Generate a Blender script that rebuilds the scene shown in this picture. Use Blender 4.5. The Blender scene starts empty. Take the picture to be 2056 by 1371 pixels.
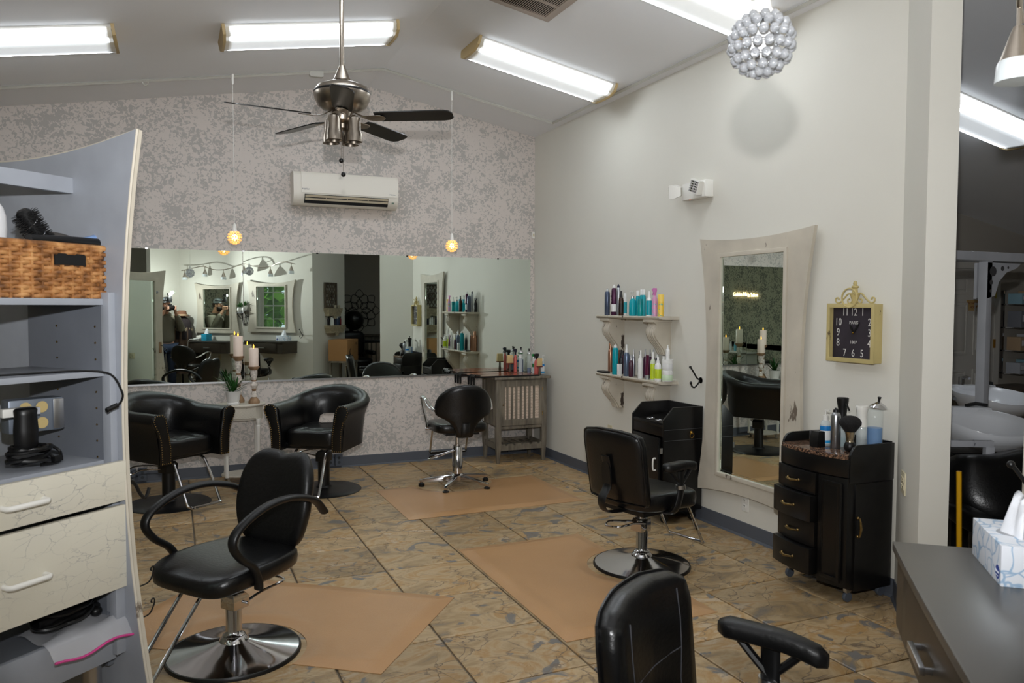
import bpy, bmesh, math, random
from math import sin, cos, pi, radians, atan2, sqrt
from mathutils import Vector, Matrix
random.seed(7)
C = bpy.context.scene.collection
SC = bpy.context.scene

# ------------------------------------------------------------------ camera, world, light, exposure
cam = bpy.data.cameras.new('camera'); cam.sensor_width = 36.0; cam.lens = 27.33
cam.clip_start = 0.03; cam.clip_end = 100
cam.dof.use_dof = True; cam.dof.focus_distance = 5.5; cam.dof.aperture_fstop = 7.0
camo = bpy.data.objects.new('camera', cam); C.objects.link(camo)
YAW, PITCH, ROLL = radians(23.617), radians(2.576), radians(0.19)
camo.matrix_world = (Matrix.Translation((0, 0, 1.6)) @ Matrix.Rotation(-YAW, 4, 'Z')
                     @ Matrix.Rotation(pi/2 - PITCH, 4, 'X') @ Matrix.Rotation(ROLL, 4, 'Z'))
SC.camera = camo
SC.view_settings.view_transform = 'Standard'; SC.view_settings.look = 'None'
SC.view_settings.gamma = 1.0; SC.view_settings.use_curve_mapping = False
SC.view_settings.exposure = 0.0
SC.cycles.use_denoising = True
SC.cycles.max_bounces = 10; SC.cycles.glossy_bounces = 8; SC.cycles.diffuse_bounces = 4
SC.cycles.transparent_max_bounces = 16; SC.cycles.transmission_bounces = 8
SC.cycles.caustics_reflective = True; SC.cycles.caustics_refractive = False
SC.cycles.sample_clamp_indirect = 6.0

world = bpy.data.worlds.new('world'); SC.world = world; world.use_nodes = True
wn = world.node_tree; wn.nodes['Background'].inputs[0].default_value = (0.75, 0.87, 1.0, 1)
wn.nodes['Background'].inputs[1].default_value = 1.3

def lamp(name, kind, loc, energy, col=(1, 1, 1), **kw):
    l = bpy.data.lights.new(name, kind); l.energy = energy; l.color = col
    aim = kw.pop('aim', None)
    for k, v in kw.items(): setattr(l, k, v)
    o = bpy.data.objects.new(name, l); C.objects.link(o); o.location = loc
    if aim is not None: o.rotation_euler = Vector(aim).to_track_quat('-Z', 'Y').to_euler()
    return o
# the photographer's flash: a forward beam and the spill of its diffuser dome
lamp('flash_beam', 'SPOT', (0.012, 0.03, 1.87), 400, (0.98, 0.99, 1.0), shadow_soft_size=0.022, spot_size=radians(128), spot_blend=1.0, aim=(0.42, 0.87, 0.30))
lamp('flash_dome', 'POINT', (0.012, 0.03, 1.87), 30, (0.98, 0.99, 1.0), shadow_soft_size=0.022)

# ------------------------------------------------------------------ helpers
def lin(c):
    f = lambda v: (v/12.92 if v <= .04045 else ((v+.055)/1.055)**2.4)
    return tuple(f(x/255.0) for x in c[:3]) + (1.0,)
MATS = {}
def pm(name, col, rough=.5, metal=0.0, spec=.5, var=None, bump=None, coat=0.0, trans=0.0, emit=None, sheen=0.0, ior=1.45, alpha=1.0):
    if name in MATS: return MATS[name]
    m = bpy.data.materials.new(name); m.use_nodes = True; MATS[name] = m
    nt = m.node_tree; b = nt.nodes['Principled BSDF']
    b.inputs['Base Color'].default_value = lin(col); b.inputs['Roughness'].default_value = rough
    b.inputs['Metallic'].default_value = metal; b.inputs['Specular IOR Level'].default_value = spec
    b.inputs['Coat Weight'].default_value = coat; b.inputs['Transmission Weight'].default_value = trans
    b.inputs['IOR'].default_value = ior; b.inputs['Sheen Weight'].default_value = sheen; b.inputs['Alpha'].default_value = alpha
    b.inputs['Coat Roughness'].default_value = .08
    if emit: b.inputs['Emission Color'].default_value = lin(emit[0]); b.inputs['Emission Strength'].default_value = emit[1]
    if var or bump:
        tc = nt.nodes.new('ShaderNodeTexCoord')
    if var:   # (scale, amount, [stretch xyz])
        mp = nt.nodes.new('ShaderNodeMapping'); nt.links.new(tc.outputs['Object'], mp.inputs[0])
        if len(var) > 2: mp.inputs['Scale'].default_value = var[2]
        n = nt.nodes.new('ShaderNodeTexNoise'); n.inputs['Scale'].default_value = var[0]; n.inputs['Detail'].default_value = 5
        nt.links.new(mp.outputs[0], n.inputs['Vector'])
        r = nt.nodes.new('ShaderNodeMapRange'); r.inputs['From Min'].default_value = .3; r.inputs['From Max'].default_value = .7
        r.inputs['To Min'].default_value = 1-var[1]; r.inputs['To Max'].default_value = 1+var[1]*.6
        nt.links.new(n.outputs['Fac'], r.inputs['Value'])
        mx = nt.nodes.new('ShaderNodeMix'); mx.data_type = 'RGBA'; mx.blend_type = 'MULTIPLY'; mx.inputs[0].default_value = 1
        mx.inputs[6].default_value = lin(col); nt.links.new(r.outputs[0], mx.inputs[7]); nt.links.new(mx.outputs[2], b.inputs['Base Color'])
    if bump:  # (scale, strength)
        n2 = nt.nodes.new('ShaderNodeTexNoise'); n2.inputs['Scale'].default_value = bump[0]; n2.inputs['Detail'].default_value = 4
        nt.links.new(tc.outputs['Object'], n2.inputs['Vector'])
        bp = nt.nodes.new('ShaderNodeBump'); bp.inputs['Strength'].default_value = bump[1]; bp.inputs['Distance'].default_value = .01
        nt.links.new(n2.outputs['Fac'], bp.inputs['Height']); nt.links.new(bp.outputs[0], b.inputs['Normal'])
    return m
def N(nt, t, **kw):
    n = nt.nodes.new('ShaderNode'+t)
    for k, v in kw.items():
        if k.startswith('i_'): n.inputs[k[2:].replace('_', ' ')].default_value = v
        else: setattr(n, k, v)
    return n
def ramp(nt, stops, interp='LINEAR'):
    r = nt.nodes.new('ShaderNodeValToRGB'); cr = r.color_ramp; cr.interpolation = interp
    while len(cr.elements) < len(stops): cr.elements.new(0.5)
    for e, (p, c) in zip(cr.elements, stops): e.position = p; e.color = c if len(c) == 4 else lin(c)
    return r
def mixc(nt, fac, a, b, mode='MIX'):
    m = nt.nodes.new('ShaderNodeMix'); m.data_type = 'RGBA'; m.blend_type = mode
    for v, k in ((fac, 0), (a, 6), (b, 7)):
        if hasattr(v, 'links'): nt.links.new(v, m.inputs[k])
        else: m.inputs[k].default_value = v
    return m.outputs[2]
def newmat(name):
    m = bpy.data.materials.new(name); m.use_nodes = True; MATS[name] = m
    return m, m.node_tree, m.node_tree.nodes['Principled BSDF']
def bumpto(nt, b, sock, strength=.3, dist=.005):
    bp = N(nt, 'Bump'); bp.inputs['Strength'].default_value = strength; bp.inputs['Distance'].default_value = dist
    nt.links.new(sock, bp.inputs['Height']); nt.links.new(bp.outputs[0], b.inputs['Normal'])

def paint_worn(name, base, dark, scale=9, amount=.36, stretch=(1, 1, .35), rough=.6, dirt=.12):
    """painted surface worn through to a dark ground in thin streaks"""
    m, nt, b = newmat(name); tc = N(nt, 'TexCoord'); mp = N(nt, 'Mapping'); mp.inputs['Scale'].default_value = stretch
    nt.links.new(tc.outputs['Object'], mp.inputs[0])
    n1 = N(nt, 'TexNoise', i_Scale=scale, i_Detail=8.0, i_Roughness=.65); nt.links.new(mp.outputs[0], n1.inputs['Vector'])
    n2 = N(nt, 'TexNoise', i_Scale=scale*.35, i_Detail=2.0); nt.links.new(mp.outputs[0], n2.inputs['Vector'])
    ad = N(nt, 'Math', operation='MULTIPLY'); nt.links.new(n1.outputs['Fac'], ad.inputs[0]); nt.links.new(n2.outputs['Fac'], ad.inputs[1])
    r = ramp(nt, [(amount*.42, (0, 0, 0, 1)), (amount*.42+.012, (1, 1, 1, 1))]); nt.links.new(ad.outputs[0], r.inputs[0])
    n3 = N(nt, 'TexNoise', i_Scale=4.0, i_Detail=4.0); nt.links.new(tc.outputs['Object'], n3.inputs['Vector'])
    tone = mixc(nt, n3.outputs['Fac'], lin(base), lin([x*(1-dirt*2) for x in base]))
    nt.links.new(mixc(nt, r.outputs[0], lin(dark), tone), b.inputs['Base Color'])
    b.inputs['Roughness'].default_value = rough; bumpto(nt, b, n1.outputs['Fac'], .25, .003)
    return m

class MB:
    def __init__(s): s.bm = bmesh.new()
    def box(s, c, d, rot=None, taper=None):
        M = Matrix.Translation(c)
        if rot: M = M @ rot
        r = bmesh.ops.create_cube(s.bm, size=1.0)['verts']
        for v in r:
            t = 1.0
            if taper and v.co.z < 0: t = taper
            v.co = Vector((v.co.x*d[0]*t, v.co.y*d[1]*t, v.co.z*d[2]))
            v.co = M @ v.co
        return s
    def cyl(s, p0, p1, r0, r1=None, n=16, cap=True):
        r1 = r0 if r1 is None else r1
        return s.tube([p0, p1], [r0, r1], n, cap=cap)
    def tube(s, pts, r, n=8, closed=False, cap=True, flat=None):
        """sweep a circle (or an ellipse: flat = (a, b) multipliers of r) along points"""
        P = [Vector(p) for p in pts]; m = len(P)
        R = r if isinstance(r, (list, tuple)) else [r]*m
        rings = []; up = None
        for i in range(m):
            if closed: t = (P[(i+1) % m]-P[i-1])
            else: t = P[min(i+1, m-1)]-P[max(i-1, 0)]
            t.normalize()
            if up is None:
                up = Vector((0, 0, 1)) if abs(t.z) < .9 else Vector((1, 0, 0))
            a = t.cross(up)
            if a.length < 1e-5: a = t.orthogonal()
            a.normalize(); b = a.cross(t).normalized(); up = b
            fa, fb = flat if flat else (1, 1)
            rings.append([s.bm.verts.new(P[i]+(a*cos(2*pi*k/n)*fa+b*sin(2*pi*k/n)*fb)*R[i]) for k in range(n)])
        s._skin(rings, closed, cap); return s
    def _skin(s, rings, closed=False, cap=True):
        n = len(rings[0]); m = len(rings)
        for i in range(m if closed else m-1):
            A, B = rings[i], rings[(i+1) % m]
            for k in range(n):
                try: s.bm.faces.new((A[k], A[(k+1) % n], B[(k+1) % n], B[k]))
                except ValueError: pass
        if cap and not closed:
            for q in (rings[0][::-1], rings[-1]):
                try: s.bm.faces.new(q)
                except ValueError: pass
    def loft(s, rings, closed=False, cap=True):
        s._skin([[s.bm.verts.new(p) for p in r] for r in rings], closed, cap); return s
    def lathe(s, prof, c=(0, 0, 0), n=24, axis='Z', cap=True):
        rings = []
        for r, z in prof:
            ring = []
            for k in range(n):
                a = 2*pi*k/n; x, y = max(r, 1e-4)*cos(a), max(r, 1e-4)*sin(a)
                p = {'Z': (x, y, z), 'Y': (x, -z, y), 'X': (z, x, y)}[axis]
                ring.append(Vector(p)+Vector(c))
            rings.append(ring)
        return s.loft(rings, cap=cap)
    def prism(s, poly, d0, d1, plane='XZ', M=None):
        """extrude a closed outline; plane XZ -> along Y, YZ -> along X, XY -> along Z"""
        f = {'XZ': lambda p, d: (p[0], d, p[1]), 'YZ': lambda p, d: (d, p[0], p[1]), 'XY': lambda p, d: (p[0], p[1], d)}[plane]
        M = M or Matrix()
        a = [s.bm.verts.new(M @ Vector(f(p, d0))) for p in poly]; b = [s.bm.verts.new(M @ Vector(f(p, d1))) for p in poly]
        n = len(poly); s.bm.faces.new(a[::-1]); s.bm.faces.new(b)
        for k in range(n): s.bm.faces.new((a[k], a[(k+1) % n], b[(k+1) % n], b[k]))
        return s
    def frame(s, outer, inner, d0, d1, plane='XZ'):
        """a plate with a hole: outer and inner outlines with the same number of points"""
        f = {'XZ': lambda p, d: (p[0], d, p[1]), 'YZ': lambda p, d: (d, p[0], p[1]), 'XY': lambda p, d: (p[0], p[1], d)}[plane]
        rings = [[f(p, d0) for p in outer], [f(p, d1) for p in outer], [f(p, d1) for p in inner], [f(p, d0) for p in inner]]
        return s.loft(rings, closed=True)
    def ball(s, c, r, seg=16, rings=10):
        rx, ry, rz = (r, r, r) if not isinstance(r, (tuple, list)) else r
        q = bmesh.ops.create_uvsphere(s.bm, u_segments=seg, v_segments=rings, radius=1.0)['verts']
        for v in q: v.co = Vector((v.co.x*rx+c[0], v.co.y*ry+c[1], v.co.z*rz+c[2]))
        return s
    def pad(s, c, d, p=4, nu=28, nv=14, fn=None, rot=None):
        """a cushion: superellipsoid of size d"""
        e = 2.0/p; sg = lambda v, k: math.copysign(abs(v)**k, v)
        rings = []
        for j in range(1, nv):
            ph = -pi/2+pi*j/nv; ring = []
            for i in range(nu):
                th = 2*pi*i/nu
                v = Vector((sg(cos(ph), e)*sg(cos(th), e)*d[0]/2, sg(cos(ph), e)*sg(sin(th), e)*d[1]/2, sg(sin(ph), e)*d[2]/2))
                if fn: v = fn(v)
                if rot: v = rot @ v
                ring.append(v+Vector(c))
            rings.append(ring)
        return s.loft(rings)
    def mesh(s, name, smooth=40, bev=0):
        bmesh.ops.recalc_face_normals(s.bm, faces=s.bm.faces)
        if bev:
            es = [e for e in s.bm.edges if len(e.link_faces) == 2 and e.calc_face_angle(0) > radians(50)]
            bmesh.ops.bevel(s.bm, geom=es, offset=bev, segments=2, affect='EDGES', profile=.6, clamp_overlap=True)
        me = bpy.data.meshes.new(name); s.bm.to_mesh(me); s.bm.free()
        if smooth:
            me.polygons.foreach_set('use_smooth', [True]*len(me.polygons)); me.set_sharp_from_angle(angle=radians(smooth))
        return me
def O(name, mb, m, parent=None, label=None, cat=None, group=None, kind=None, loc=None, rz=None, smooth=40, bev=0, sub=0):
    o = bpy.data.objects.new(name, mb.mesh(name, smooth, bev) if isinstance(mb, MB) else mb); C.objects.link(o)
    if m is not None and not o.data.materials: o.data.materials.append(m)
    if parent is not None: o.parent = parent
    if loc is not None: o.location = loc
    if rz is not None: o.rotation_euler = (0, 0, rz)
    if sub:
        md = o.modifiers.new('subsurf', 'SUBSURF'); md.levels = sub; md.render_levels = sub
    for k, v in (('label', label), ('category', cat), ('group', group), ('kind', kind)):
        if v: o[k] = v
    return o
def T(name, label, cat, loc=(0, 0, 0), rz=0.0, group=None):
    o = bpy.data.objects.new(name, None); C.objects.link(o); o.location = loc; o.rotation_euler = (0, 0, rz)
    o.empty_display_size = .05
    o['label'] = label; o['category'] = cat
    if group: o['group'] = group
    return o
def S(name, mb, m, parent=None, smooth=0, bev=0): return O(name, mb, m, parent, kind=None if parent else 'structure', smooth=smooth, bev=bev)
def dup(root, loc=None, rz=None, label=None, group=None):
    def cp(o, par):
        c = o.copy(); C.objects.link(c); c.parent = par
        for ch in list(o.children): cp(ch, c)
        return c
    r = cp(root, None)
    if loc is not None: r.location = loc
    if rz is not None: r.rotation_euler = (0, 0, rz)
    if label: r['label'] = label
    if group: r['group'] = group
    return r
def face(fx, fy): return atan2(fx, -fy)      # turn so that local -Y (the front) looks along (fx, fy)
def words(name, s, size, parent, loc, m, rot=(pi/2, 0, 0), align='CENTER', ext=.0004, sx=1.0):
    cu = bpy.data.curves.new(name, 'FONT'); cu.body = s; cu.size = size; cu.align_x = align; cu.align_y = 'CENTER'; cu.extrude = ext
    cu.resolution_u = 3
    tmp = bpy.data.objects.new(name, cu); me = bpy.data.meshes.new_from_object(tmp); bpy.data.objects.remove(tmp); bpy.data.curves.remove(cu)
    me.materials.clear(); me.materials.append(m)
    o = bpy.data.objects.new(name, me); C.objects.link(o); o.parent = parent; o.location = loc; o.rotation_euler = rot; o.scale = (sx, 1, 1)
    return o
def arc(cx, cy, r, a0, a1, n): return [(cx+r*cos(a0+(a1-a0)*i/n), cy+r*sin(a0+(a1-a0)*i/n)) for i in range(n+1)]
def spline(pts, n=6):
    """Catmull-Rom through points"""
    P = [Vector(p) for p in pts]; out = []
    for i in range(len(P)-1):
        a, b, c, d = P[max(i-1, 0)], P[i], P[i+1], P[min(i+2, len(P)-1)]
        for k in range(n):
            t = k/n
            out.append(.5*((2*b)+(c-a)*t+(2*a-5*b+4*c-d)*t*t+(3*b-a-3*c+d)*t**3))
    out.append(P[-1]); return out

# ------------------------------------------------------------------ materials
BLACK = pm('black_leather', (11, 11, 12), .30, spec=.55, bump=(90, .10))
BLACKSOFT = pm('black_vinyl', (12, 12, 13), .42, bump=(60, .15))
BLKP = pm('black_plastic', (12, 12, 13), .4)
BLKM = pm('black_metal', (14, 14, 15), .38, spec=.5)
BLKW = pm('black_lacquer_wood', (15, 14, 14), .3, spec=.5, var=(14, .25))
CHROME = pm('chrome', (205, 205, 208), .09, 1.0)
STEEL = pm('brushed_nickel', (168, 158, 146), .3, 1.0, var=(30, .1))
SILVER = pm('aluminium', (190, 190, 192), .28, 1.0)
BRASS = pm('brass', (190, 150, 70), .25, 1.0)
ABRASS = pm('aged_brass', (150, 125, 80), .35, 1.0, var=(60, .35))
WHITEP = pm('white_plastic', (226, 224, 218), .4)
CONDUIT = pm('conduit_paint', (188, 186, 178), .5)
IVORY = pm('ivory_plastic', (205, 196, 168), .45)
GREYP = pm('slate_plastic', (78, 84, 94), .5)
WALLP = pm('wall_paint', (216, 213, 203), .62, var=(1.2, .03), bump=(130, .04))
CEILP = pm('ceiling_paint', (238, 239, 242), .8, var=(.8, .03), bump=(90, .06))
BASEP = pm('baseboard_rubber', (82, 86, 94), .5)
GLASS = pm('clear_glass', (240, 246, 246), .02, trans=1.0, ior=1.3)
GLASSTHIN = pm('thin_glass', (235, 245, 242), .05, alpha=.10, spec=.7)
MIRROR = pm('mirror_silver', (226, 236, 229), .0, 1.0)
CREAM = paint_worn('cream_distressed', (214, 205, 188), (104, 92, 80), 17, .335)
CREAM2 = paint_worn('cream_worn_shelf', (212, 203, 186), (60, 48, 40), 16, .39, (1, 1, .5))
YELW = paint_worn('yellowed_cream_metal', (206, 188, 128), (70, 55, 35), 14, .36)
GREYPAINT = pm('grey_paint', (150, 154, 162), .42, var=(6, .1), bump=(40, .05))
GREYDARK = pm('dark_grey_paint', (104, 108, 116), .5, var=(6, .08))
TAN = pm('tan_vinyl_mat', (184, 142, 98), .30, bump=(170, .12), var=(3, .06))
BROWNLAM = pm('espresso_laminate', (58, 50, 42), .35, var=(3, .1, (1, 1, 8)))
TOPLAM = pm('charcoal_laminate', (78, 76, 73), .3, spec=.6)

def wallpaper(name, base, dark, amt=.5, sc_=26.0):
    m, nt, b = newmat(name); tc = N(nt, 'TexCoord')
    n1 = N(nt, 'TexNoise', i_Scale=sc_, i_Detail=3.0, i_Roughness=.5, i_Distortion=1.0); nt.links.new(tc.outputs['Object'], n1.inputs['Vector'])
    n2 = N(nt, 'TexNoise', i_Scale=5.5, i_Detail=3.0); nt.links.new(tc.outputs['Object'], n2.inputs['Vector'])
    s = N(nt, 'Math', operation='MULTIPLY_ADD'); s.inputs[1].default_value = .55; nt.links.new(n2.outputs['Fac'], s.inputs[0]); nt.links.new(n1.outputs['Fac'], s.inputs[2])
    r = ramp(nt, [(.775, (0, 0, 0, 1)), (.825, (1, 1, 1, 1))]); nt.links.new(s.outputs[0], r.inputs[0])
    f = N(nt, 'Math', operation='MULTIPLY'); f.inputs[1].default_value = amt; nt.links.new(r.outputs[0], f.inputs[0])
    wv = N(nt, 'TexWave', i_Scale=1.1, i_Distortion=0.0); wv.bands_direction = 'Z'; nt.links.new(tc.outputs['Object'], wv.inputs['Vector'])
    nt.links.new(mixc(nt, f.outputs[0], lin(base), lin(dark)), b.inputs['Base Color'])
    b.inputs['Roughness'].default_value = .6; bumpto(nt, b, s.outputs[0], .25, .003)
    return m
PAPER = wallpaper('damask_wallpaper', (208, 199, 192), (172, 168, 163), .9, 34.0)
PAPER2 = wallpaper('leaf_wallpaper', (176, 172, 150), (104, 106, 94), .9, 30.0)

def slate():
    m, nt, b = newmat('slate_tile'); tc = N(nt, 'TexCoord'); oi = N(nt, 'ObjectInfo')
    off = N(nt, 'VectorMath', operation='MULTIPLY_ADD'); off.inputs[1].default_value = (1, 1, 1)
    rv = N(nt, 'Math', operation='MULTIPLY'); rv.inputs[1].default_value = 57.0; nt.links.new(oi.outputs['Random'], rv.inputs[0])
    cb = N(nt, 'CombineXYZ'); nt.links.new(rv.outputs[0], cb.inputs[0]); nt.links.new(rv.outputs[0], cb.inputs[1]); nt.links.new(rv.outputs[0], cb.inputs[2])
    nt.links.new(tc.outputs['Object'], off.inputs[0]); nt.links.new(cb.outputs[0], off.inputs[2])
    mp = N(nt, 'Mapping'); mp.inputs['Scale'].default_value = (1, 1.7, 1); mp.inputs['Rotation'].default_value = (0, 0, .5); nt.links.new(off.outputs[0], mp.inputs[0])
    n1 = N(nt, 'TexNoise', i_Scale=3.0, i_Detail=6.0, i_Roughness=.6, i_Distortion=1.1); nt.links.new(mp.outputs[0], n1.inputs['Vector'])
    r1 = ramp(nt, [(.30, (116, 106, 94)), (.41, (158, 132, 94)), (.5, (182, 158, 122)), (.58, (168, 132, 82)), (.66, (186, 166, 138))])
    nt.links.new(n1.outputs['Fac'], r1.inputs[0])
    n2 = N(nt, 'TexNoise', i_Scale=4.2, i_Detail=5.0, i_Distortion=1.6); nt.links.new(off.outputs[0], n2.inputs['Vector'])
    r2 = ramp(nt, [(.60, (0, 0, 0, 1)), (.64, (1, 1, 1, 1))]); nt.links.new(n2.outputs['Fac'], r2.inputs[0])
    c1 = mixc(nt, r2.outputs[0], r1.outputs[0], lin((114, 110, 106)))
    n4 = N(nt, 'TexNoise', i_Scale=5.0, i_Detail=6.0, i_Distortion=.8); nt.links.new(off.outputs[0], n4.inputs['Vector'])
    mix = N(nt, 'VectorMath', operation='MULTIPLY_ADD'); mix.inputs[1].default_value = (.35, .35, .35); nt.links.new(n4.outputs['Color'], mix.inputs[0]); nt.links.new(mp.outputs[0], mix.inputs[2])
    vo = N(nt, 'TexVoronoi', i_Scale=5.0, feature='DISTANCE_TO_EDGE'); nt.links.new(mix.outputs[0], vo.inputs['Vector'])
    r3 = ramp(nt, [(0.0, (0, 0, 0, 1)), (.035, (1, 1, 1, 1))]); nt.links.new(vo.outputs['Distance'], r3.inputs[0])
    n5 = N(nt, 'TexNoise', i_Scale=2.2); nt.links.new(off.outputs[0], n5.inputs['Vector'])
    r5 = ramp(nt, [(.46, (0, 0, 0, 1)), (.56, (1, 1, 1, 1))]); nt.links.new(n5.outputs['Fac'], r5.inputs[0])
    mk = N(nt, 'Math', operation='MAXIMUM'); nt.links.new(r3.outputs[0], mk.inputs[0]); nt.links.new(r5.outputs[0], mk.inputs[1])
    c2 = mixc(nt, mk.outputs[0], lin((110, 92, 72)), c1)
    hs = N(nt, 'HueSaturation'); nt.links.new(c2, hs.inputs['Color'])
    mr = N(nt, 'MapRange'); mr.inputs['To Min'].default_value = .82; mr.inputs['To Max'].default_value = 1.12; nt.links.new(oi.outputs['Random'], mr.inputs[0]); nt.links.new(mr.outputs[0], hs.inputs['Value'])
    nt.links.new(hs.outputs[0], b.inputs['Base Color']); b.inputs['Roughness'].default_value = .42
    ad = N(nt, 'Math', operation='ADD'); nt.links.new(n1.outputs['Fac'], ad.inputs[0]); nt.links.new(r3.outputs[0], ad.inputs[1])
    bumpto(nt, b, ad.outputs[0], .3, .004)
    return m
SLATE = slate()
GROUT = pm('grout', (104, 94, 80), .85, var=(20, .15))
def wood(name, a, bcol, scale=3.0, stretch=(8, 8, 1), rough=.6):
    m, nt, b = newmat(name); tc = N(nt, 'TexCoord'); mp = N(nt, 'Mapping'); mp.inputs['Scale'].default_value = stretch; nt.links.new(tc.outputs['Object'], mp.inputs[0])
    n = N(nt, 'TexNoise', i_Scale=scale, i_Detail=7.0, i_Distortion=.6); nt.links.new(mp.outputs[0], n.inputs['Vector'])
    r = ramp(nt, [(.32, a), (.66, bcol)]); nt.links.new(n.outputs['Fac'], r.inputs[0]); nt.links.new(r.outputs[0], b.inputs['Base Color'])
    b.inputs['Roughness'].default_value = rough; bumpto(nt, b, n.outputs['Fac'], .2, .003); return m
GREYWOOD = wood('weathered_grey_wood', (84, 78, 68), (128, 119, 104))
BROWNWOOD = wood('turned_brown_wood', (120, 92, 66), (160, 128, 96))
DARKWOOD = wood('dark_brown_wood', (64, 54, 44), (96, 84, 68))
REDWOOD = wood('cherry_laminate', (128, 66, 42), (150, 84, 56), 2.0, (1, 8, 8), .18)
# ------------------------------------------------------------------ room shell
D, R, XL, YF = 7.71, 3.635, -3.3, -3.2
RX, RZ, KR, KL = 1.8, 3.772, .185, .17
def cz(x): return RZ-(KR*(x-RX) if x > RX else KL*(RX-x))
UX, UY = .66, .75; un = sqrt(UX*UX+UY*UY); UX /= un; UY /= un; VX, VY = UY, -UX
A, B = Vector((3.635, 3.03)), Vector((3.2, 2.545))
def uv(p, s=0, t=0): return (p[0]+UX*s+VX*t, p[1]+UY*s+VY*t)

S('wall_back', MB().prism([(XL, -.1), (9.6, -.1), (9.6, cz(9.6)+.03), (RX, RZ+.03), (XL, cz(XL)+.03)], D, D+.1), PAPER)
def slab(poly, top):   # a wall with its foot outline poly and its top just through the ceiling
    mb = MB(); n = len(poly)
    a = [mb.bm.verts.new((x, y, -.1)) for x, y in poly]; b = [mb.bm.verts.new((x, y, cz(x)+.02)) for x, y in poly]
    mb.bm.faces.new(a); mb.bm.faces.new(b)
    for k in range(n): mb.bm.faces.new((a[k], a[(k+1) % n], b[(k+1) % n], b[k]))
    return mb
S('wall_right', slab([(R, A.y), (R, D), (R+.13, D), (R+.13, A.y)], 0), WALLP)
ab = (B-A).normalized(); nrm = Vector((-ab.y, ab.x))         # nrm points into the wall (away from the room)
S('wall_angled', slab([tuple(A), tuple(B), tuple(B+nrm*.125), tuple(A+nrm*.125+Vector((.005, .0)))], 0), WALLP)
F2 = (2.266, 1.4625); H2 = uv(F2, -3.22); G2 = uv(F2, 0, .91); J2 = uv(H2, 0, .91)
S('wall_station', slab([H2, F2, G2, J2], 0), WALLP)
S('wall_rear', slab([H2, uv(H2, 0, -.66), uv(H2, -.1, -.66), uv(H2, -.1, 0)], 0), WALLP)
YWB = -1.5
S('wall_left', MB().box((XL-.05, (D+YF)/2, .4), (.1, D-YF, 1.0)).box((XL-.05, .35-(.35-YF)/2, 2.0), (.1, .35-YF, 2.4)).box((XL-.05, (1.95+D)/2, 2.0), (.1, D-1.95, 2.4)).box((XL-.05, 1.15, 2.75), (.1, 1.62, .9)), PAPER2)
S('wall_front', MB().box((1.8, YF-.05, 1.9), (10.4, .1, 4.0)), WALLP)
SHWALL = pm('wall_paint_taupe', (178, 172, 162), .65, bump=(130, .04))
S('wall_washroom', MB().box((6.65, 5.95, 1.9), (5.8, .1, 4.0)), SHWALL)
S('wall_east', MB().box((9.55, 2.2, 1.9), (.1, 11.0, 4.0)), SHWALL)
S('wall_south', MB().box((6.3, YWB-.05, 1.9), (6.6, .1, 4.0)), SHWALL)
c1 = MB().prism([(XL-.1, cz(XL-.1)), (RX, RZ), (9.7, cz(9.7)), (9.7, cz(9.7)+.1), (RX, RZ+.1), (XL-.1, cz(XL-.1)+.1)], YF-.1, D+.1)
S('ceiling', c1, CEILP)

# floor: grout bed with every tile in view laid on it as its own piece
fl = S('floor', MB().box((3.15, 2.25, -.06), (13.1, 11.1, .1)), GROUT)
def tile_mesh(j):
    mb = MB(); w, h, e = .2565, .2565, .006; rr = random.Random(j)
    q = lambda: rr.uniform(-.0012, .0012)
    ring0 = [(-w, -h, -.012), (w, -h, -.012), (w, h, -.012), (-w, h, -.012)]
    ring1 = [(-w, -h, -.003), (w, -h, -.003), (w, h, -.003), (-w, h, -.003)]
    ring2 = [(-w+e, -h+e, q()), (w-e, -h+e, q()), (w-e, h-e, q()), (-w+e, h-e, q())]
    return mb.loft([ring0, ring1, ring2]).mesh('tile', 0)
TM = [tile_mesh(j) for j in range(6)]
TX, TY = 1.165, 5.08
for i in range(-5, 5):
    for j in range(-8, 6):
        x, y = TX+.5235*(i+.5), TY+.5225*(j-.5)
        if x > R+.05 or y > D+.1 or (x < -.9 and y < 5.0) or x < -1.6: continue
        if y < 2.4 and (x > 3.5 or x < .2): continue
        if (Vector((x, y))-A).dot(nrm) > .2 and y < 3.2: continue
        O('tile', TM[(i*7+j*3) % 6], SLATE, fl, loc=(x, y, 0), smooth=0)
mb = MB()
for i in range(5, 17):
    for j in range(-13, 6):
        x, y = TX+.5235*(i+.5), TY+.5225*(j-.5)
        if y < 5.7 and x < 9.4: mb.box((x, y, -.006), (.513, .513, .012))
o = O('tile_field', mb, SLATE, fl, kind='stuff', smooth=0)
mb = MB()
for i in range(-9, 6):
    for j in range(-16, -3):
        x, y = TX+.5235*(i+.5), TY+.5225*(j-.5)
        if x < .2 and y > -3 or y < .9 and y > -3: mb.box((x, y, -.006), (.513, .513, .012))
O('tile_field', mb, SLATE, fl, kind='stuff', smooth=0)

# baseboards: rubber cove with a small toe
def base(name, pts):
    mb = MB(); P = [Vector((p[0], p[1], 0)) for p in pts]
    prof = [(0, 0), (.02, 0), (.016, .004), (.007, .014), (.006, .1), (.003, .103), (0, .103)]
    rings = []
    for i, p in enumerate(P):
        d = (P[min(i+1, len(P)-1)]-P[max(i-1, 0)]).normalized(); n = Vector((-d.y, d.x, 0))
        rings.append([p+n*a+Vector((0, 0, z)) for a, z in prof])
    mb.loft(rings); return S(name, mb, BASEP)
base('baseboard_back', [(R-.007, D), (XL, D)])
base('baseboard_right', [(R, A.y), (R, D)])
base('baseboard_angled', [tuple(B), tuple(A)])
base('baseboard_end', [tuple(B+nrm*.125), tuple(B)])

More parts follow.
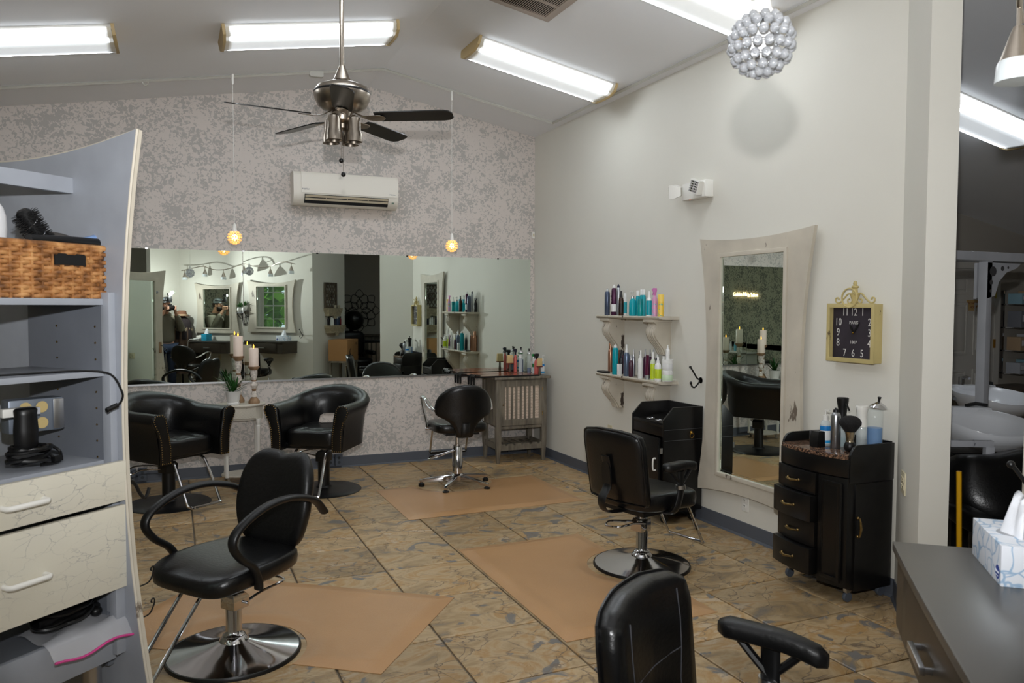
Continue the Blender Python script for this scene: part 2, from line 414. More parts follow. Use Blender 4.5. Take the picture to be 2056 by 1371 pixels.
# left window with muntins, curtain and the garden beyond it (seen only in a mirror's reflection)
w = T('window_1', 'tall white sash window with curtain, reflected in the station mirror', 'window', (XL, 1.15, .9)); w['kind'] = 'structure'; del w['category'], w['label']
mb = MB(); mb.frame([(-.8, 0), (.8, 0), (.8, 1.4), (-.8, 1.4)], [(-.73, .07), (.73, .07), (.73, 1.33), (-.73, 1.33)], -.06, .03, 'YZ'); O('window_frame', mb, WHITEP, w)
mb = MB()
for y in (-.365, 0, .365): mb.box((-.03, y, .7), (.02, .018, 1.28))
for z in (.38, .7, 1.02): mb.box((-.03, 0, z), (.02, 1.48, .03 if z == .7 else .018))
O('muntin', mb, WHITEP, w); O('pane', MB().box((-.034, 0, .7), (.004, 1.46, 1.26)), GLASSTHIN, w)
LEAF0 = pm('garden_leaves', (150, 205, 70), .6, var=(3, .5))
mb = MB(); rr = random.Random(3)
for k in range(1500):
    p = Vector((rr.uniform(-6.2, -5.2), rr.uniform(-1.5, 3.8), rr.uniform(.1, 3.2))); q = Matrix.Rotation(rr.uniform(0, 6), 4, Vector((rr.random()-.5, rr.random()-.5, rr.random()-.5)).normalized())
    mb.box(p, (.3, .22, .02), q)
O('hedge', mb, LEAF0, kind='stuff', smooth=0)
S('ground_outside', MB().box((-6, 1, -.2), (5, 12, .1)), pm('lawn', (120, 160, 80), .8, var=(5, .3)))
CURT = pm('white_curtain', (222, 220, 214), .8, sheen=.3)
for s, lab in ((-1, 'white curtain gathered at the near side of the reflected window'), (1, 'white curtain gathered at the far side of the reflected window')):
    mb = MB(); rings = []
    for k in range(25):
        y = s*.78+(k/24-.5)*.42*1.0; x = .07+.028*sin(k*1.6)
        rings.append([(x, y, .22), (x+.004, y, .22), (x+.004, y, 2.42), (x, y, 2.42)])
    O('curtain', mb.loft(rings), CURT, label=lab, cat='curtain', group='curtains at the reflected window', loc=(XL, 1.15, 0))
mb = MB(); mb.cyl((XL+.08, .1, 2.44), (XL+.08, 2.2, 2.44), .012); mb.box((XL+.04, .12, 2.44), (.085, .02, .02)).box((XL+.04, 2.18, 2.44), (.085, .02, .02))
O('curtain_rod', mb, BLKM, label='thin black curtain rod above the reflected window', cat='curtain rod')

# ------------------------------------------------------------------ ceiling lights, vent, conduit
def lensmat():
    m, nt, b = newmat('fluorescent_lens'); tc = N(nt, 'TexCoord'); sp = N(nt, 'SeparateXYZ'); nt.links.new(tc.outputs['Object'], sp.inputs[0])
    ab_ = N(nt, 'Math', operation='ABSOLUTE'); nt.links.new(sp.outputs[1], ab_.inputs[0])
    r = ramp(nt, [(0.0, (.02, .02, .02, 1)), (.28, (.02, .02, .02, 1)), (.50, (.034, .034, .034, 1)), (.58, (1, 1, 1, 1)), (.72, (1, 1, 1, 1)), (.80, (.05, .05, .05, 1)), (.93, (.06, .06, .06, 1)), (.97, (.13, .13, .13, 1))])
    sc = N(nt, 'Math', operation='MULTIPLY'); sc.inputs[1].default_value = 1/.2; nt.links.new(ab_.outputs[0], sc.inputs[0]); nt.links.new(sc.outputs[0], r.inputs[0])
    ax = N(nt, 'Math', operation='ABSOLUTE'); nt.links.new(sp.outputs[0], ax.inputs[0])
    rx = ramp(nt, [(.90, (1, 1, 1, 1)), (.95, (.012, .012, .012, 1))]); s2 = N(nt, 'Math', operation='MULTIPLY'); s2.inputs[1].default_value = 1/.62; nt.links.new(ax.outputs[0], s2.inputs[0]); nt.links.new(s2.outputs[0], rx.inputs[0])
    mu = N(nt, 'Math', operation='MULTIPLY'); nt.links.new(r.outputs[0], mu.inputs[0]); nt.links.new(rx.outputs[0], mu.inputs[1])
    m3 = N(nt, 'Math', operation='MULTIPLY'); m3.inputs[1].default_value = LENS; nt.links.new(mu.outputs[0], m3.inputs[0])
    b.inputs['Base Color'].default_value = lin((226, 220, 204)); b.inputs['Roughness'].default_value = .25
    b.inputs['Emission Color'].default_value = lin((240, 248, 255)); nt.links.new(m3.outputs[0], b.inputs['Emission Strength'])
LENS = 29.0
lensmat()
ENDCAP = pm('tan_end_cap', (196, 172, 124), .5)
def ceiling_light(cx, cy, label, group='fluorescent ceiling lights'):
    t = T('ceiling_light', label, 'light', (cx, cy, cz(cx)), 0, group)
    t.rotation_euler = (0, atan2(KR, 1) if cx > RX else -atan2(KL, 1), 0)
    O('base_pan', MB().box((0, 0, -.016), (1.26, .40, .028)), WHITEP, t, bev=.003)
    prof = [(-.205, -.02), (-.185, -.062), (-.12, -.088), (0, -.094), (.12, -.088), (.185, -.062), (.205, -.02)]
    O('lens', MB().prism(prof, -.61, .61, 'YZ'), MATS['fluorescent_lens'], t, smooth=60)
    for s in (-1, 1):
        O('end_cap', MB().prism([(-.212, -.001), (-.212, -.025), (-.19, -.068), (-.122, -.095), (0, -.1), (.122, -.095), (.19, -.068), (.212, -.025), (.212, -.001)], s*.612, s*.632, 'YZ'), ENDCAP, t)
    return t
ceiling_light(-.94, 5.9, 'long fluorescent ceiling light at the far left, cut by the picture edge')
ceiling_light(.96, 5.95, 'long fluorescent ceiling light behind the fan rod')
ceiling_light(2.83, 5.9, 'fluorescent ceiling light on the right slope with tan end caps, beside the conduit')
ceiling_light(2.88, 4.07, 'fluorescent ceiling light partly hidden by the crystal pendant')
for x, y, w_ in ((.96, 4.07, 'second row, behind the fan rod')  ,):
    ceiling_light(x, y, 'added unseen fluorescent ceiling light overhead in the '+w_+', outside the picture')  # unseen fixture, added to give the room more overhead light
ceiling_light(5.58, 4.07, 'fluorescent ceiling light in the dark washroom beyond the opening')
t = T('ceiling_vent', 'square tan ceiling vent grille with fine slats', 'vent', (2.27, 4.84, cz(2.27))); t.rotation_euler = (0, atan2(KR, 1), 0)
VT = pm('tan_vent_metal', (176, 162, 150), .5)
O('frame', MB().frame([(-.23, -.24), (.23, -.24), (.23, .24), (-.23, .24)], [(-.18, -.19), (.18, -.19), (.18, .19), (-.18, .19)], -.014, -.001, 'XY').box((0, .0, -.007), (.36, .018, .012)), VT, t)
mb = MB()
for k in range(24): mb.box((-.174+k*.0151, 0, -.008), (.005, .38, .011), Matrix.Rotation(.5, 4, 'Y'))
O('slat', mb, VT, t, kind='stuff', smooth=0); O('duct', MB().box((0, 0, -.0005), (.36, .38, .001)), pm('duct_dark', (60, 56, 52), .8), t)
t = T('conduit', 'cream surface conduit running along the ceiling edge', 'conduit', (0, 0, 0))
def rod3(pts, w=.022): return MB().tube(pts, w*.62, 4)
yc = 7.07; off = .012
O('conduit_run', rod3([(-3.25, yc, cz(-3.25)-off), (RX, yc, RZ-off), (3.53, yc, cz(3.53)-off), (3.55, 3.2, cz(3.55)-off)]), CONDUIT, t, smooth=0)
t2 = T('junction_box', 'small cream junction box on the conduit left of the ridge', 'junction box', (1.2, 7.08, cz(1.2)-.026)); O('box', MB().box((0, 0, 0), (.12, .05, .045)), CONDUIT, t2, bev=.004); O('cover', MB().box((0, 0, -.024), (.1, .04, .004)), CONDUIT, t2)
t2 = T('ceiling_hook', 'small round eye hook fixed on the conduit', 'hook', (-.17, 7.07, cz(-.17)-.03)); O('ring', MB().tube([(.02*cos(a*.5), 0, .02*sin(a*.5)) for a in range(13)], .005, 6), CONDUIT, t2); O('base', MB().box((0, 0, .02), (.05, .03, .012)), CONDUIT, t2)

# pendants with bead globes
def bead_globe(rad, nr, nb, br):
    pts = []
    for j in range(nr):
        ph = -.42*pi+(.86*pi)*j/(nr-1); m = max(5, int(nb*cos(ph)))
        for k in range(m):
            a = 2*pi*(k+.5*(j % 2))/m; pts.append((rad*cos(ph)*cos(a), rad*cos(ph)*sin(a), rad*sin(ph)))
    return pts
BEADW = pm('warm_bead', (255, 214, 150), .08, spec=.8, trans=.35, emit=((255, 190, 110), .55))
BEADC = pm('crystal_bead', (226, 229, 234), .03, spec=1.0, coat=1.0, trans=.8, ior=1.5)
def pendant(x, y, z, label, lit=True, rad=.053, group='bead pendant lamps', cord_to=None):
    t = T('pendant_lamp', label, 'pendant lamp', (x, y, z), 0, group)
    top = cz(x)-z-.03
    O('cord', MB().cyl((0, 0, rad+.05), (0, 0, top), .0022, n=6), WHITEP, t)
    O('ceiling_mount', MB().cyl((0, 0, top-.08), (0, 0, top+.005), .008, .012, n=10), WHITEP, t)
    O('cap', MB().lathe([(.006, rad+.065), (.014, rad+.05), (rad*.34, rad+.01), (rad*.5, rad*.9)], n=18), WHITEP, t)
    O('bulb', MB().ball((0, 0, 0), (rad*.42, rad*.42, rad*.5)), pm('warm_bulb', (255, 235, 200), .4, emit=((255, 226, 176), 9.0)) if lit else pm('clear_bulb', (235, 235, 235), .2), t)
    mb = MB()
    for j, ph in enumerate((-.9, -.5, -.1, .3, .7)): mb.tube([(rad*.96*cos(ph)*cos(a*pi/12), rad*.96*cos(ph)*sin(a*pi/12), rad*.96*sin(ph)) for a in range(24)], .0012, 4, closed=True)
    O('wire_cage', mb, CHROME, t)
    pts = bead_globe(rad, 7, 16, 0)
    if lit:
        mb = MB()
        for p in pts: mb.ball(p, rad*.155, 8, 6)
        O('bead', mb, BEADW, t, kind='stuff')
    else:
        me = MB().ball((0, 0, 0), 1.0, 12, 8).mesh('bead', 80)
        for p in bead_globe(rad, 8, 18, 0):
            b = O('bead', me, BEADC, t, loc=p); b.scale = (rad*.165,)*3
    return t
pendant(2.45, 7.04, 2.175, 'lit amber bead pendant hanging right of the air conditioner')
pendant(.492, 6.95, 2.172, 'lit amber bead pendant hanging above the potted plant')
pendant(1.22, 1.40, 2.19, 'large clear crystal bead pendant hanging close to the camera', False, .066, 'crystal bead pendants')
pendant(.30, .80, 2.19, 'clear crystal bead pendant, seen only reflected in the big mirror', False, .066, 'crystal bead pendants')

# ceiling fan
def fan(x, y, zh, label):
    t = T('ceiling_fan', label, 'fan', (x, y, zh), 0, None); top = cz(x)-zh
    O('downrod', MB().cyl((0, 0, .17), (0, 0, top-.02), .0135, n=14), STEEL, t)
    O('canopy', MB().lathe([(.02, top-.1), (.06, top-.03), (.068, top+.02)], n=20), STEEL, t)
    O('coupling', MB().lathe([(.016, .215), (.022, .2), (.045, .145), (.052, .13), (.05, .125)], n=20), STEEL, t)
    O('motor_housing', MB().lathe([(.05, .118), (.1, .108), (.145, .088), (.163, .06), (.165, .045), (.161, .02), (.142, -.02), (.108, -.045), (.06, -.055)], n=40), STEEL, t)
    O('trim_band', MB().lathe([(.1625, .062), (.1655, .057), (.1655, .05), (.1625, .046)], n=40, cap=False), BLKM, t)
    O('switch_housing', MB().lathe([(.05, -.05), (.062, -.06), (.064, -.105), (.055, -.118), (.032, -.125), (.03, -.15), (.02, -.16)], n=24), STEEL, t)
    for k in range(5):
        a = -1.77+k*2*pi/5; M = Matrix.Rotation(a, 4, 'Z')
        iron = MB(); rr = []
        for r_, w, z in ((.05, .018, -.045), (.1, .016, -.078), (.15, .03, -.098), (.2, .045, -.098), (.24, .04, -.097), (.262, .012, -.097)):
            rr.append([M @ Vector((r_, sy*w, z+dz-sy*w*.22)) for sy, dz in ((-1, 0), (1, 0), (1, .006), (-1, .006))])
        o = O('blade', MB().prism([(.2, -.05), (.24, -.058), (.6, -.064), (.64, -.055), (.66, -.03), (.662, 0), (.66, .03), (.64, .055), (.6, .064), (.24, .058), (.2, .05)], -.003, .003, 'XY', M @ Matrix.Translation((0, 0, -.085)) @ Matrix.Rotation(-.22, 4, 'X')), pm('black_fan_blade', (20, 19, 19), .32), t)
        O('blade_iron', iron.loft(rr), STEEL, t, sub=1)
    for sx in (-1, 1):
        for sy in (-1, 1):
            c = (sx*.057, sy*.05, -.148)
            O('spot_head', MB().lathe([(.01, .07), (.034, .055), (.04, .03), (.041, -.02), (.048, -.04), (.05, -.085), (.046, -.085), (.044, -.05)], c, n=20, cap=False), STEEL, t)
            O('lamp_lens', MB().lathe([(.001, -.062), (.03, -.06), (.044, -.055)], c, n=20), pm('frosted_lens', (196, 212, 224), .2), t)
    for sx, L in ((-.012, .33), (.0, .41)):
        O('pull_chain', MB().cyl((sx, -.02, -.13), (sx, -.02, -L), .0016, n=5), STEEL, t); O('chain_knob', MB().ball((sx, -.02, -L-.012), .014, 12, 8), BLKM, t)
    return t
fan(.937, 4.65, 2.795, 'brushed nickel ceiling fan with five black blades and four spotlights')
fan(-1.9, 3.2, 2.55, 'second black bladed ceiling fan near the neon sign, seen only in mirrors')
# ------------------------------------------------------------------ back wall fixtures
t = T('wall_mirror', 'wide frameless two-panel mirror along the damask wall', 'mirror', (0, D, 0))
O('mirror_panel', MB().box((2.1, -.006, 1.4995), (2.966, .008, 1.223)), MIRROR, t)
p = O('mirror_panel', MB().box((0, -.006, 0), (1.75, .008, 1.223)), MIRROR, t, loc=(-.262, -.002, 1.4965)); p.rotation_euler = (-.0022, 0, 0)
O('bottom_channel', MB().prism([(0, 0), (-.016, 0), (-.016, .016), (-.012, .016), (-.012, .006), (0, .006)], -1.14, 3.59, 'YZ', Matrix.Translation((0, 0, .876))), SILVER, t)
for x in (-.2, .62, 1.3, 2.2, 3.2): O('mirror_clip', MB().box((x, -.011, 2.109), (.02, .005, .014)), BLKM if x > .7 else SILVER, t)
t = T('air_conditioner', 'white wall mounted split air conditioner above the big mirror', 'air conditioner', (1.555, D, 2.548))
prof = [(0, .02), (-.10, 0), (-.16, .018), (-.205, .075), (-.212, .11), (-.208, .27), (-.19, .305), (-.15, .318), (0, .318)]
ACW = pm('ac_white', (226, 221, 210), .42)
O('housing', MB().prism(prof, -.5, .5, 'YZ'), ACW, t, smooth=50)
O('front_panel', MB().prism([(-.2135, .112), (-.2105, .272), (-.196, .3), (-.2, .308), (-.217, .275), (-.22, .112)], -.43, .478, 'YZ'), ACW, t, smooth=50)
O('air_outlet', MB().prism([(-.17, .024), (-.207, .076), (-.2125, .1), (-.2165, .1), (-.2105, .074), (-.172, .02)], -.40, .40, 'YZ'), pm('outlet_dark', (18, 20, 26), .6), t)
for k, (y, z) in enumerate(((-.2205, .083), (-.207, .056))):
    O('louvre', MB().box((0, y, z), (.79, .006, .02), Matrix.Rotation(.55, 4, 'X')), pm('louvre_beige', (186, 174, 152), .45), t)
mb = MB()
for x in (-.2, 0, .2): mb.box((x, -.214, .07), (.006, .006, .045), Matrix.Rotation(.5, 4, 'X'))
O('louvre_rib', mb, pm('louvre_beige', (186, 174, 152), .45), t)
O('display', MB().box((.448, -.2045, .058), (.026, .003, .016), Matrix.Rotation(.45, 4, 'X')), pm('display_green', (120, 140, 128), .3), t)
INK = pm('navy_ink', (60, 66, 90), .6)
words('logo', 'FUJITSU', .019, t, (-.39, -.2205, .145), INK); words('logo', 'Halcyon', .018, t, (.44, -.2205, .138), INK)
t = T('wall_sensor', 'tiny white sensor box high in the room corner', 'sensor', (3.612, D, 2.375)); O('case', MB().box((0, -.013, 0), (.03, .026, .075)), WHITEP, t, bev=.004); O('face', MB().box((0, -.027, .0), (.018, .002, .03)), IVORY, t)
def floor_outlet(x, label):
    t = T('wall_outlet', label, 'outlet', (x, D, .03), 0, 'grey outlets at the baseboard')
    O('box', MB().box((0, -.028, .05), (.072, .05, .115)), GREYP, t, bev=.004)
    for z in (.028, .072): O('receptacle', MB().lathe([(.001, 0), (.014, 0), (.015, -.002)], (0, -.0545, z), 16, 'Y'), pm('slate_plastic_dark', (50, 55, 63), .5), t)
    mb = MB()
    for z in (.028, .072):
        for s in (-1, 1): mb.box((s*.005, -.0555, z+.003), (.002, .003, .006))
    O('slot', mb, BLKP, t)
for x, lab in ((-.355, 'grey outlet box at the baseboard beside the grey station edge'), (-.265, 'grey outlet box at the baseboard, next to its twin left of the left tub chair'), (1.405, 'grey outlet box at the baseboard behind the right tub chair base'), (1.49, 'grey outlet box at the baseboard, right one behind the right tub chair'), (3.345, 'grey outlet box at the baseboard under the grey wooden cabinet')):
    floor_outlet(x, lab)

# ------------------------------------------------------------------ right wall fixtures; local X runs to the viewer's right, Y into the wall
RW = face(-1, 0)
def mirror_frame(name, label, loc, rz, hw, hm, h, gw, gz0, gz1, dip=.035, bdip=.05, back=CREAM, glass=True, group=None):
    """flared wooden mirror frame: hw half width at the corners, hm at the waist, height h"""
    t = T(name, label, 'mirror', loc, rz, group)
    n = 14; out = []; inn = []
    def side(s, z): return s*(hm+(hw-hm)*abs(2*z/h-1)**2.1)
    for k in range(n): q = k/n; out.append((-hw+2*hw*q, bdip*(1-(2*q-1)**2)))
    for k in range(n): q = k/n; out.append((side(1, h*q), h*q))
    for k in range(n): q = k/n; out.append((hw-2*hw*q, h-dip*(1-(2*q-1)**2)))
    for k in range(n): q = k/n; out.append((side(-1, h*(1-q)), h*(1-q)))
    for k in range(n): inn.append((-gw+2*gw*k/n, gz0))
    for k in range(n): inn.append((gw, gz0+(gz1-gz0)*k/n))
    for k in range(n): inn.append((gw-2*gw*k/n, gz1))
    for k in range(n): inn.append((-gw, gz1-(gz1-gz0)*k/n))
    O('frame', MB().frame(out, inn, -.055, -.03), back, t)
    O('backing', MB().box((0, -.02, h/2), (hm*1.6, .036, h*.84)), back, t)
    tr = [(x+.0*x, z) for x, z in inn]; sc = lambda d: [(x-d*math.copysign(1, x) if abs(abs(x)-gw) < 1e-6 else x, z) for x, z in inn]
    rect = lambda a, z0, z1: [(-a, z0), (a, z0), (a, z1), (-a, z1)]
    O('inner_trim', MB().frame(rect(gw+.022, gz0-.022, gz1+.022), rect(gw-.006, gz0+.006, gz1-.006), -.068, -.04), back, t, bev=.003)
    if glass: O('mirror_glass', MB().box((0, -.045, (gz0+gz1)/2), (2*gw, .006, gz1-gz0)), MIRROR, t)
    O('glass_bevel', MB().frame(rect(gw-.004, gz0+.004, gz1-.004), rect(gw-.022, gz0+.022, gz1-.022), -.0505, -.0482), MIRROR, t)
    return t
mirror_frame('framed_mirror', 'tall mirror in a flared cream distressed frame on the right wall', (R, 4.17, .25), RW, .56, .465, 1.85, .318, .165, 1.71)
# emergency light
t = T('emergency_light', 'white emergency light with two square heads high on the right wall', 'emergency light', (R, 4.79, 2.405), RW)
O('housing', MB().prism([(-.14, 0), (-.14, .125), (.14, .125), (.14, 0)], -.075, 0, 'XZ'), WHITEP, t, bev=.008)
def em_head(x, rz, rx):
    M = Matrix.Translation((x, -.10, .075)) @ Matrix.Rotation(rz, 4, 'Z') @ Matrix.Rotation(rx, 4, 'Y')
    a = O('lamp_head', MB().loft([[M @ Vector(q) for q in r] for r in ([(-.03, .055, -.03), (.03, .055, -.03), (.03, .055, .03), (-.03, .055, .03)], [(-.05, .0, -.05), (.05, .0, -.05), (.05, .0, .05), (-.05, .0, .05)], [(-.05, -.03, -.05), (.05, -.03, -.05), (.05, -.03, .05), (-.05, -.03, .05)])]), WHITEP, t)
    mb = MB()
    for i in range(5):
        for j in range(5): mb.box(M @ Vector((-.034+.017*i, -.031, -.034+.017*j)), (.013, .006, .013), M.to_3x3().to_4x4() @ Matrix.Rotation(.3*((i*3+j*5) % 5-2), 4, 'X'))
    O('reflector', mb, CHROME, a, smooth=0)
em_head(.075, .1, .35); em_head(-.20, -.9, .2)
O('indicator', MB().ball((-.06, -.06, .0), .005, 8, 6), pm('red_indicator', (200, 40, 40), .4, emit=((255, 40, 30), .6)), t)
# shelves on carved corbels
def corbel(t, x, w=.125, z0=-.025, h=.28):
    sd = spline([(-.178, 0), (-.172, -.02), (-.15, -.032), (-.14, -.045), (-.157, -.09), (-.15, -.13), (-.115, -.18), (-.075, -.225), (-.055, -.26), (-.045, -h)], 4)
    poly = [(0, z0)]+[(q[0], q[1]+z0) for q in sd if True]+[(0, -h+z0)]
    poly = [(p[0], p[1]) for p in poly]
    sp = spline([(-.172, 0, 0), (-.168, -.02, 0), (-.148, -.032, 0), (-.138, -.045, 0), (-.157, -.09, 0), (-.15, -.13, 0), (-.115, -.18, 0), (-.075, -.225, 0), (-.055, -.26, 0), (-.045, -h, 0)], 4)
    poly = [(0, z0)]+[(q.x, q.y+z0) for q in sp]+[(0, -h+z0)]
    c = O('corbel', MB().prism(poly, x-w/2, x+w/2, 'YZ'), CREAM2, t, bev=.002)
    for k in range(4):
        xx = x-w*.3+k*w*.2; O('reed', MB().tube([(xx, q.x-.001, q.y+z0) for q in sp[9:]], .009, 6), CREAM2, c)
    O('capital', MB().box((x, -.085, z0-.012), (w+.03, .178, .022)), CREAM2, c, bev=.004)
def wall_shelf(z, label):
    t = T('wall_shelf', label, 'shelf', (R, 5.545, z), RW, 'cream corbel shelves')
    q = [(0, 0), (-.178, 0), (-.184, -.006), (-.184, -.012), (-.178, -.02), (-.165, -.026), (0, -.026)]
    O('board', MB().loft([[(x, y*f if y else 0, zz) for y, zz in q] for x, f in ((-.495, .93), (-.487, 1), (.487, 1), (.495, .93))]), CREAM2, t)
    corbel(t, -.365); corbel(t, .325)
wall_shelf(1.526, 'upper cream wall shelf on carved corbels holding teal and plum bottles')
wall_shelf(1.019, 'lower cream wall shelf on carved corbels above the black cabinet')

# ------------------------------------------------------------------ bottles
def col(c, rough=.35, metal=0.0): return pm('c_%d_%d_%d_%d' % (c[0], c[1], c[2], metal*10), c, rough, metal)
TEAL, TEALD, PLUM, NAVY, SLB = (0, 152, 166), (0, 110, 122), (74, 34, 64), (26, 32, 58), (84, 94, 116)
WH, LIME, ROSE, PINK, YEL, AMB, MAR = (228, 228, 226), (186, 206, 40), (186, 138, 112), (208, 150, 186), (236, 196, 70), (52, 28, 14), (86, 26, 56)
def bottle(name, label, cat, x, y, z, r, h, body, cap, style='can', bm_=0.0, cm=0.0, lab=None, group=None, rz=0, labm=None, bodym=None):
    t = T(name, label, cat, (x, y, z), rz, group)
    n = 18; bmat, cmat = bodym or col(body, .3, bm_), col(cap, .35, cm)
    if style == 'can':      # aerosol can
        O('body', MB().lathe([(r*.9, 0), (r, .004), (r, h*.8), (r*.86, h*.86), (r*.62, h*.89)], n=n), bmat, t)
        O('cap', MB().lathe([(r*.62, h*.885), (r*.58, h*.95), (r*.3, h*.965), (r*.26, h)], n=14), cmat, t)
    elif style == 'tall':   # bottle with a plain cap
        O('body', MB().lathe([(r*.92, 0), (r, .005), (r, h*.66), (r*.9, h*.74), (r*.6, h*.8)], n=n), bmat, t)
        O('cap', MB().lathe([(r*.72, h*.79), (r*.74, h*.98), (r*.6, h)], n=16), cmat, t)
    elif style == 'pump':
        O('body', MB().lathe([(r*.93, 0), (r, .008), (r, h*.5), (r*.9, h*.6), (r*.5, h*.7), (r*.36, h*.72)], n=n), bmat, t)
        O('collar', MB().lathe([(r*.42, h*.71), (r*.42, h*.8), (r*.18, h*.82)], n=14), col((190, 190, 192), .2, .9) if cm else cmat, t)
        O('pump', MB().cyl((0, 0, h*.8), (0, 0, h*.95), r*.12, n=8).box((-r*.3, 0, h*.97), (r*1.0, r*.36, h*.05)), cmat, t, bev=.001)
    elif style == 'mist':   # fine mist sprayer
        O('body', MB().lathe([(r*.92, 0), (r, .006), (r, h*.62), (r*.86, h*.7), (r*.5, h*.75)], n=n), bmat, t)
        O('nozzle', MB().lathe([(r*.55, h*.74), (r*.5, h*.82), (r*.34, h*.86), (r*.3, h*.98), (r*.2, h)], n=12), cmat, t)
    elif style == 'trigger':
        O('body', MB().lathe([(r*.92, 0), (r, .006), (r, h*.6), (r*.6, h*.7), (r*.42, h*.74)], n=n), bmat, t)
        k = O('trigger_head', MB().prism([(-.45*r, h*.73), (.45*r, h*.73), (.45*r, h*.82), (.9*r, h*.9), (.75*r, h*.99), (-.4*r, h), (-1.45*r, h*.97), (-1.45*r, h*.9), (-.5*r, h*.86)], -.38*r, .38*r, 'XZ'), cmat, t, bev=.0015)
        O('trigger', MB().tube([(-.9*r, 0, h*.9), (-1.05*r, 0, h*.82), (-1.45*r, 0, h*.75)], r*.16, 6), cmat, k)
    elif style == 'jar':
        O('body', MB().lathe([(r*.92, 0), (r, .006), (r, h*.66), (r*.95, h*.68)], n=24), bmat, t)
        O('cap', MB().lathe([(r*1.03, h*.67), (r*1.03, h*.97), (r*.95, h)], n=24), cmat, t)
    elif style == 'tube':   # tube standing on its cap
        O('cap', MB().lathe([(r*.8, 0), (r*.82, h*.18)], n=14), cmat, t)
        rings = [[(cos(2*pi*k/12)*a, sin(2*pi*k/12)*b, h*q) for k in range(12)] for q, a, b in ((.18, r*.8, r*.8), (.5, r*.95, r*.6), (1.0, r*1.1, r*.08))]
        O('body', MB().loft(rings), bmat, t)
    if lab: O('label_wrap', MB().lathe([(r*1.012, h*lab[0]), (r*1.018, h*(lab[0]+.01)), (r*1.018, h*lab[1]), (r*1.012, h*(lab[1]+.005))], n=n, cap=False), labm or col(lab[2], .4), t)
    return t
U1, U2, PX = 1.526, 1.019, .0
gp = 'hair products on the upper shelf'
bottle('spray_can', 'slate blue hair spray can at the left end of the upper shelf', 'bottle', 3.52, 5.955, U1, .024, .235, SLB, (196, 200, 200), 'can', .5, group=gp)
bottle('spray_can', 'tall plum hair spray can on the upper shelf', 'bottle', 3.53, 5.86, U1, .023, .267, PLUM, WH, 'can', .4, lab=(.12, .36, WH), group=gp)
bottle('spray_can', 'tall silver can with navy cap behind the plum can on the upper shelf', 'bottle', 3.59, 5.885, U1, .02, .272, (186, 190, 196), NAVY, 'can', .7, group=gp)
bottle('oil_bottle', 'dark amber oil bottle with silver and black cap on the upper shelf', 'bottle', 3.5, 5.692, U1, .022, .209, AMB, (24, 24, 26), 'mist', lab=(.1, .5, (30, 20, 16)), group=gp)
bottle('lotion_bottle', 'slim white bottle with teal label beside the amber oil bottle', 'bottle', 3.56, 5.726, U1, .017, .19, WH, WH, 'tall', lab=(.1, .6, TEAL), group=gp)
bottle('pump_bottle', 'round teal pump bottle with white pump on the upper shelf', 'bottle', 3.51, 5.526, U1, .031, .201, TEAL, WH, 'pump', cm=1, group=gp)
bottle('shampoo_bottle', 'tall teal bottle behind the teal pump bottle', 'bottle', 3.59, 5.574, U1, .018, .212, TEAL, WH, 'tall', group=gp)
bottle('shampoo_bottle', 'tall teal bottle with white cap, middle of three at the back', 'bottle', 3.6, 5.53, U1, .018, .22, TEAL, WH, 'tall', group=gp)
bottle('shampoo_bottle', 'tall teal bottle with white cap, rightmost of three at the back', 'bottle', 3.575, 5.462, U1, .0185, .219, TEAL, WH, 'tall', group=gp)
bottle('cream_jar', 'short green teal tube bottle in front of the tall teal bottles', 'bottle', 3.5, 5.396, U1, .023, .138, (0, 140, 142), (0, 128, 132), 'jar', group=gp)
bottle('spray_bottle', 'white spray bottle with broad teal label on the upper shelf', 'bottle', 3.53, 5.314, U1, .023, .201, WH, WH, 'mist', lab=(.05, .62, TEAL), group=gp)
def mandala(name, base, cols):
    m, nt, b = newmat(name); tc = N(nt, 'TexCoord'); sp = N(nt, 'VectorMath', operation='DISTANCE'); sp.inputs[1].default_value = (-.02, -.012, .095)
    nt.links.new(tc.outputs['Object'], sp.inputs[0]); mu = N(nt, 'Math', operation='MULTIPLY'); mu.inputs[1].default_value = 24.0; nt.links.new(sp.outputs['Value'], mu.inputs[0])
    n = N(nt, 'TexNoise', i_Scale=60.0, i_Detail=2.0); nt.links.new(tc.outputs['Object'], n.inputs['Vector'])
    r0 = ramp(nt, [(.0, base), (.60, base), (.62, cols[2]), (.70, cols[1])], 'CONSTANT'); nt.links.new(n.outputs['Fac'], r0.inputs[0])
    r = ramp(nt, [(0, cols[0]), (.22, (240, 220, 150)), (.32, cols[1]), (.42, cols[2]), (.55, base)], 'CONSTANT'); nt.links.new(mu.outputs[0], r.inputs[0])
    lt = N(nt, 'Math', operation='GREATER_THAN'); lt.inputs[1].default_value = .55; nt.links.new(mu.outputs[0], lt.inputs[0])
    nt.links.new(mixc(nt, lt.outputs[0], r.outputs[0], r0.outputs[0]), b.inputs['Base Color']); b.inputs['Roughness'].default_value = .35; return m
M1 = mandala('pink_mandala_print', PINK, [(230, 110, 60), (70, 70, 150), (120, 190, 200)]); M2 = mandala('yellow_mandala_print', YEL, [(220, 70, 40), (232, 150, 40), (90, 170, 150)])
bottle('spray_bottle', 'pink trigger spray bottle with mandala print on the upper shelf', 'bottle', 3.51, 5.204, U1, .0215, .225, PINK, (204, 120, 182), 'trigger', lab=(.03, .58, PINK), group=gp, rz=RW, labm=M1)
bottle('shampoo_bottle', 'yellow orange mandala print cylinder bottle at the right end', 'bottle', 3.52, 5.134, U1, .024, .172, YEL, (240, 206, 96), 'jar', lab=(.02, .66, YEL), group=gp, rz=RW, labm=M2)
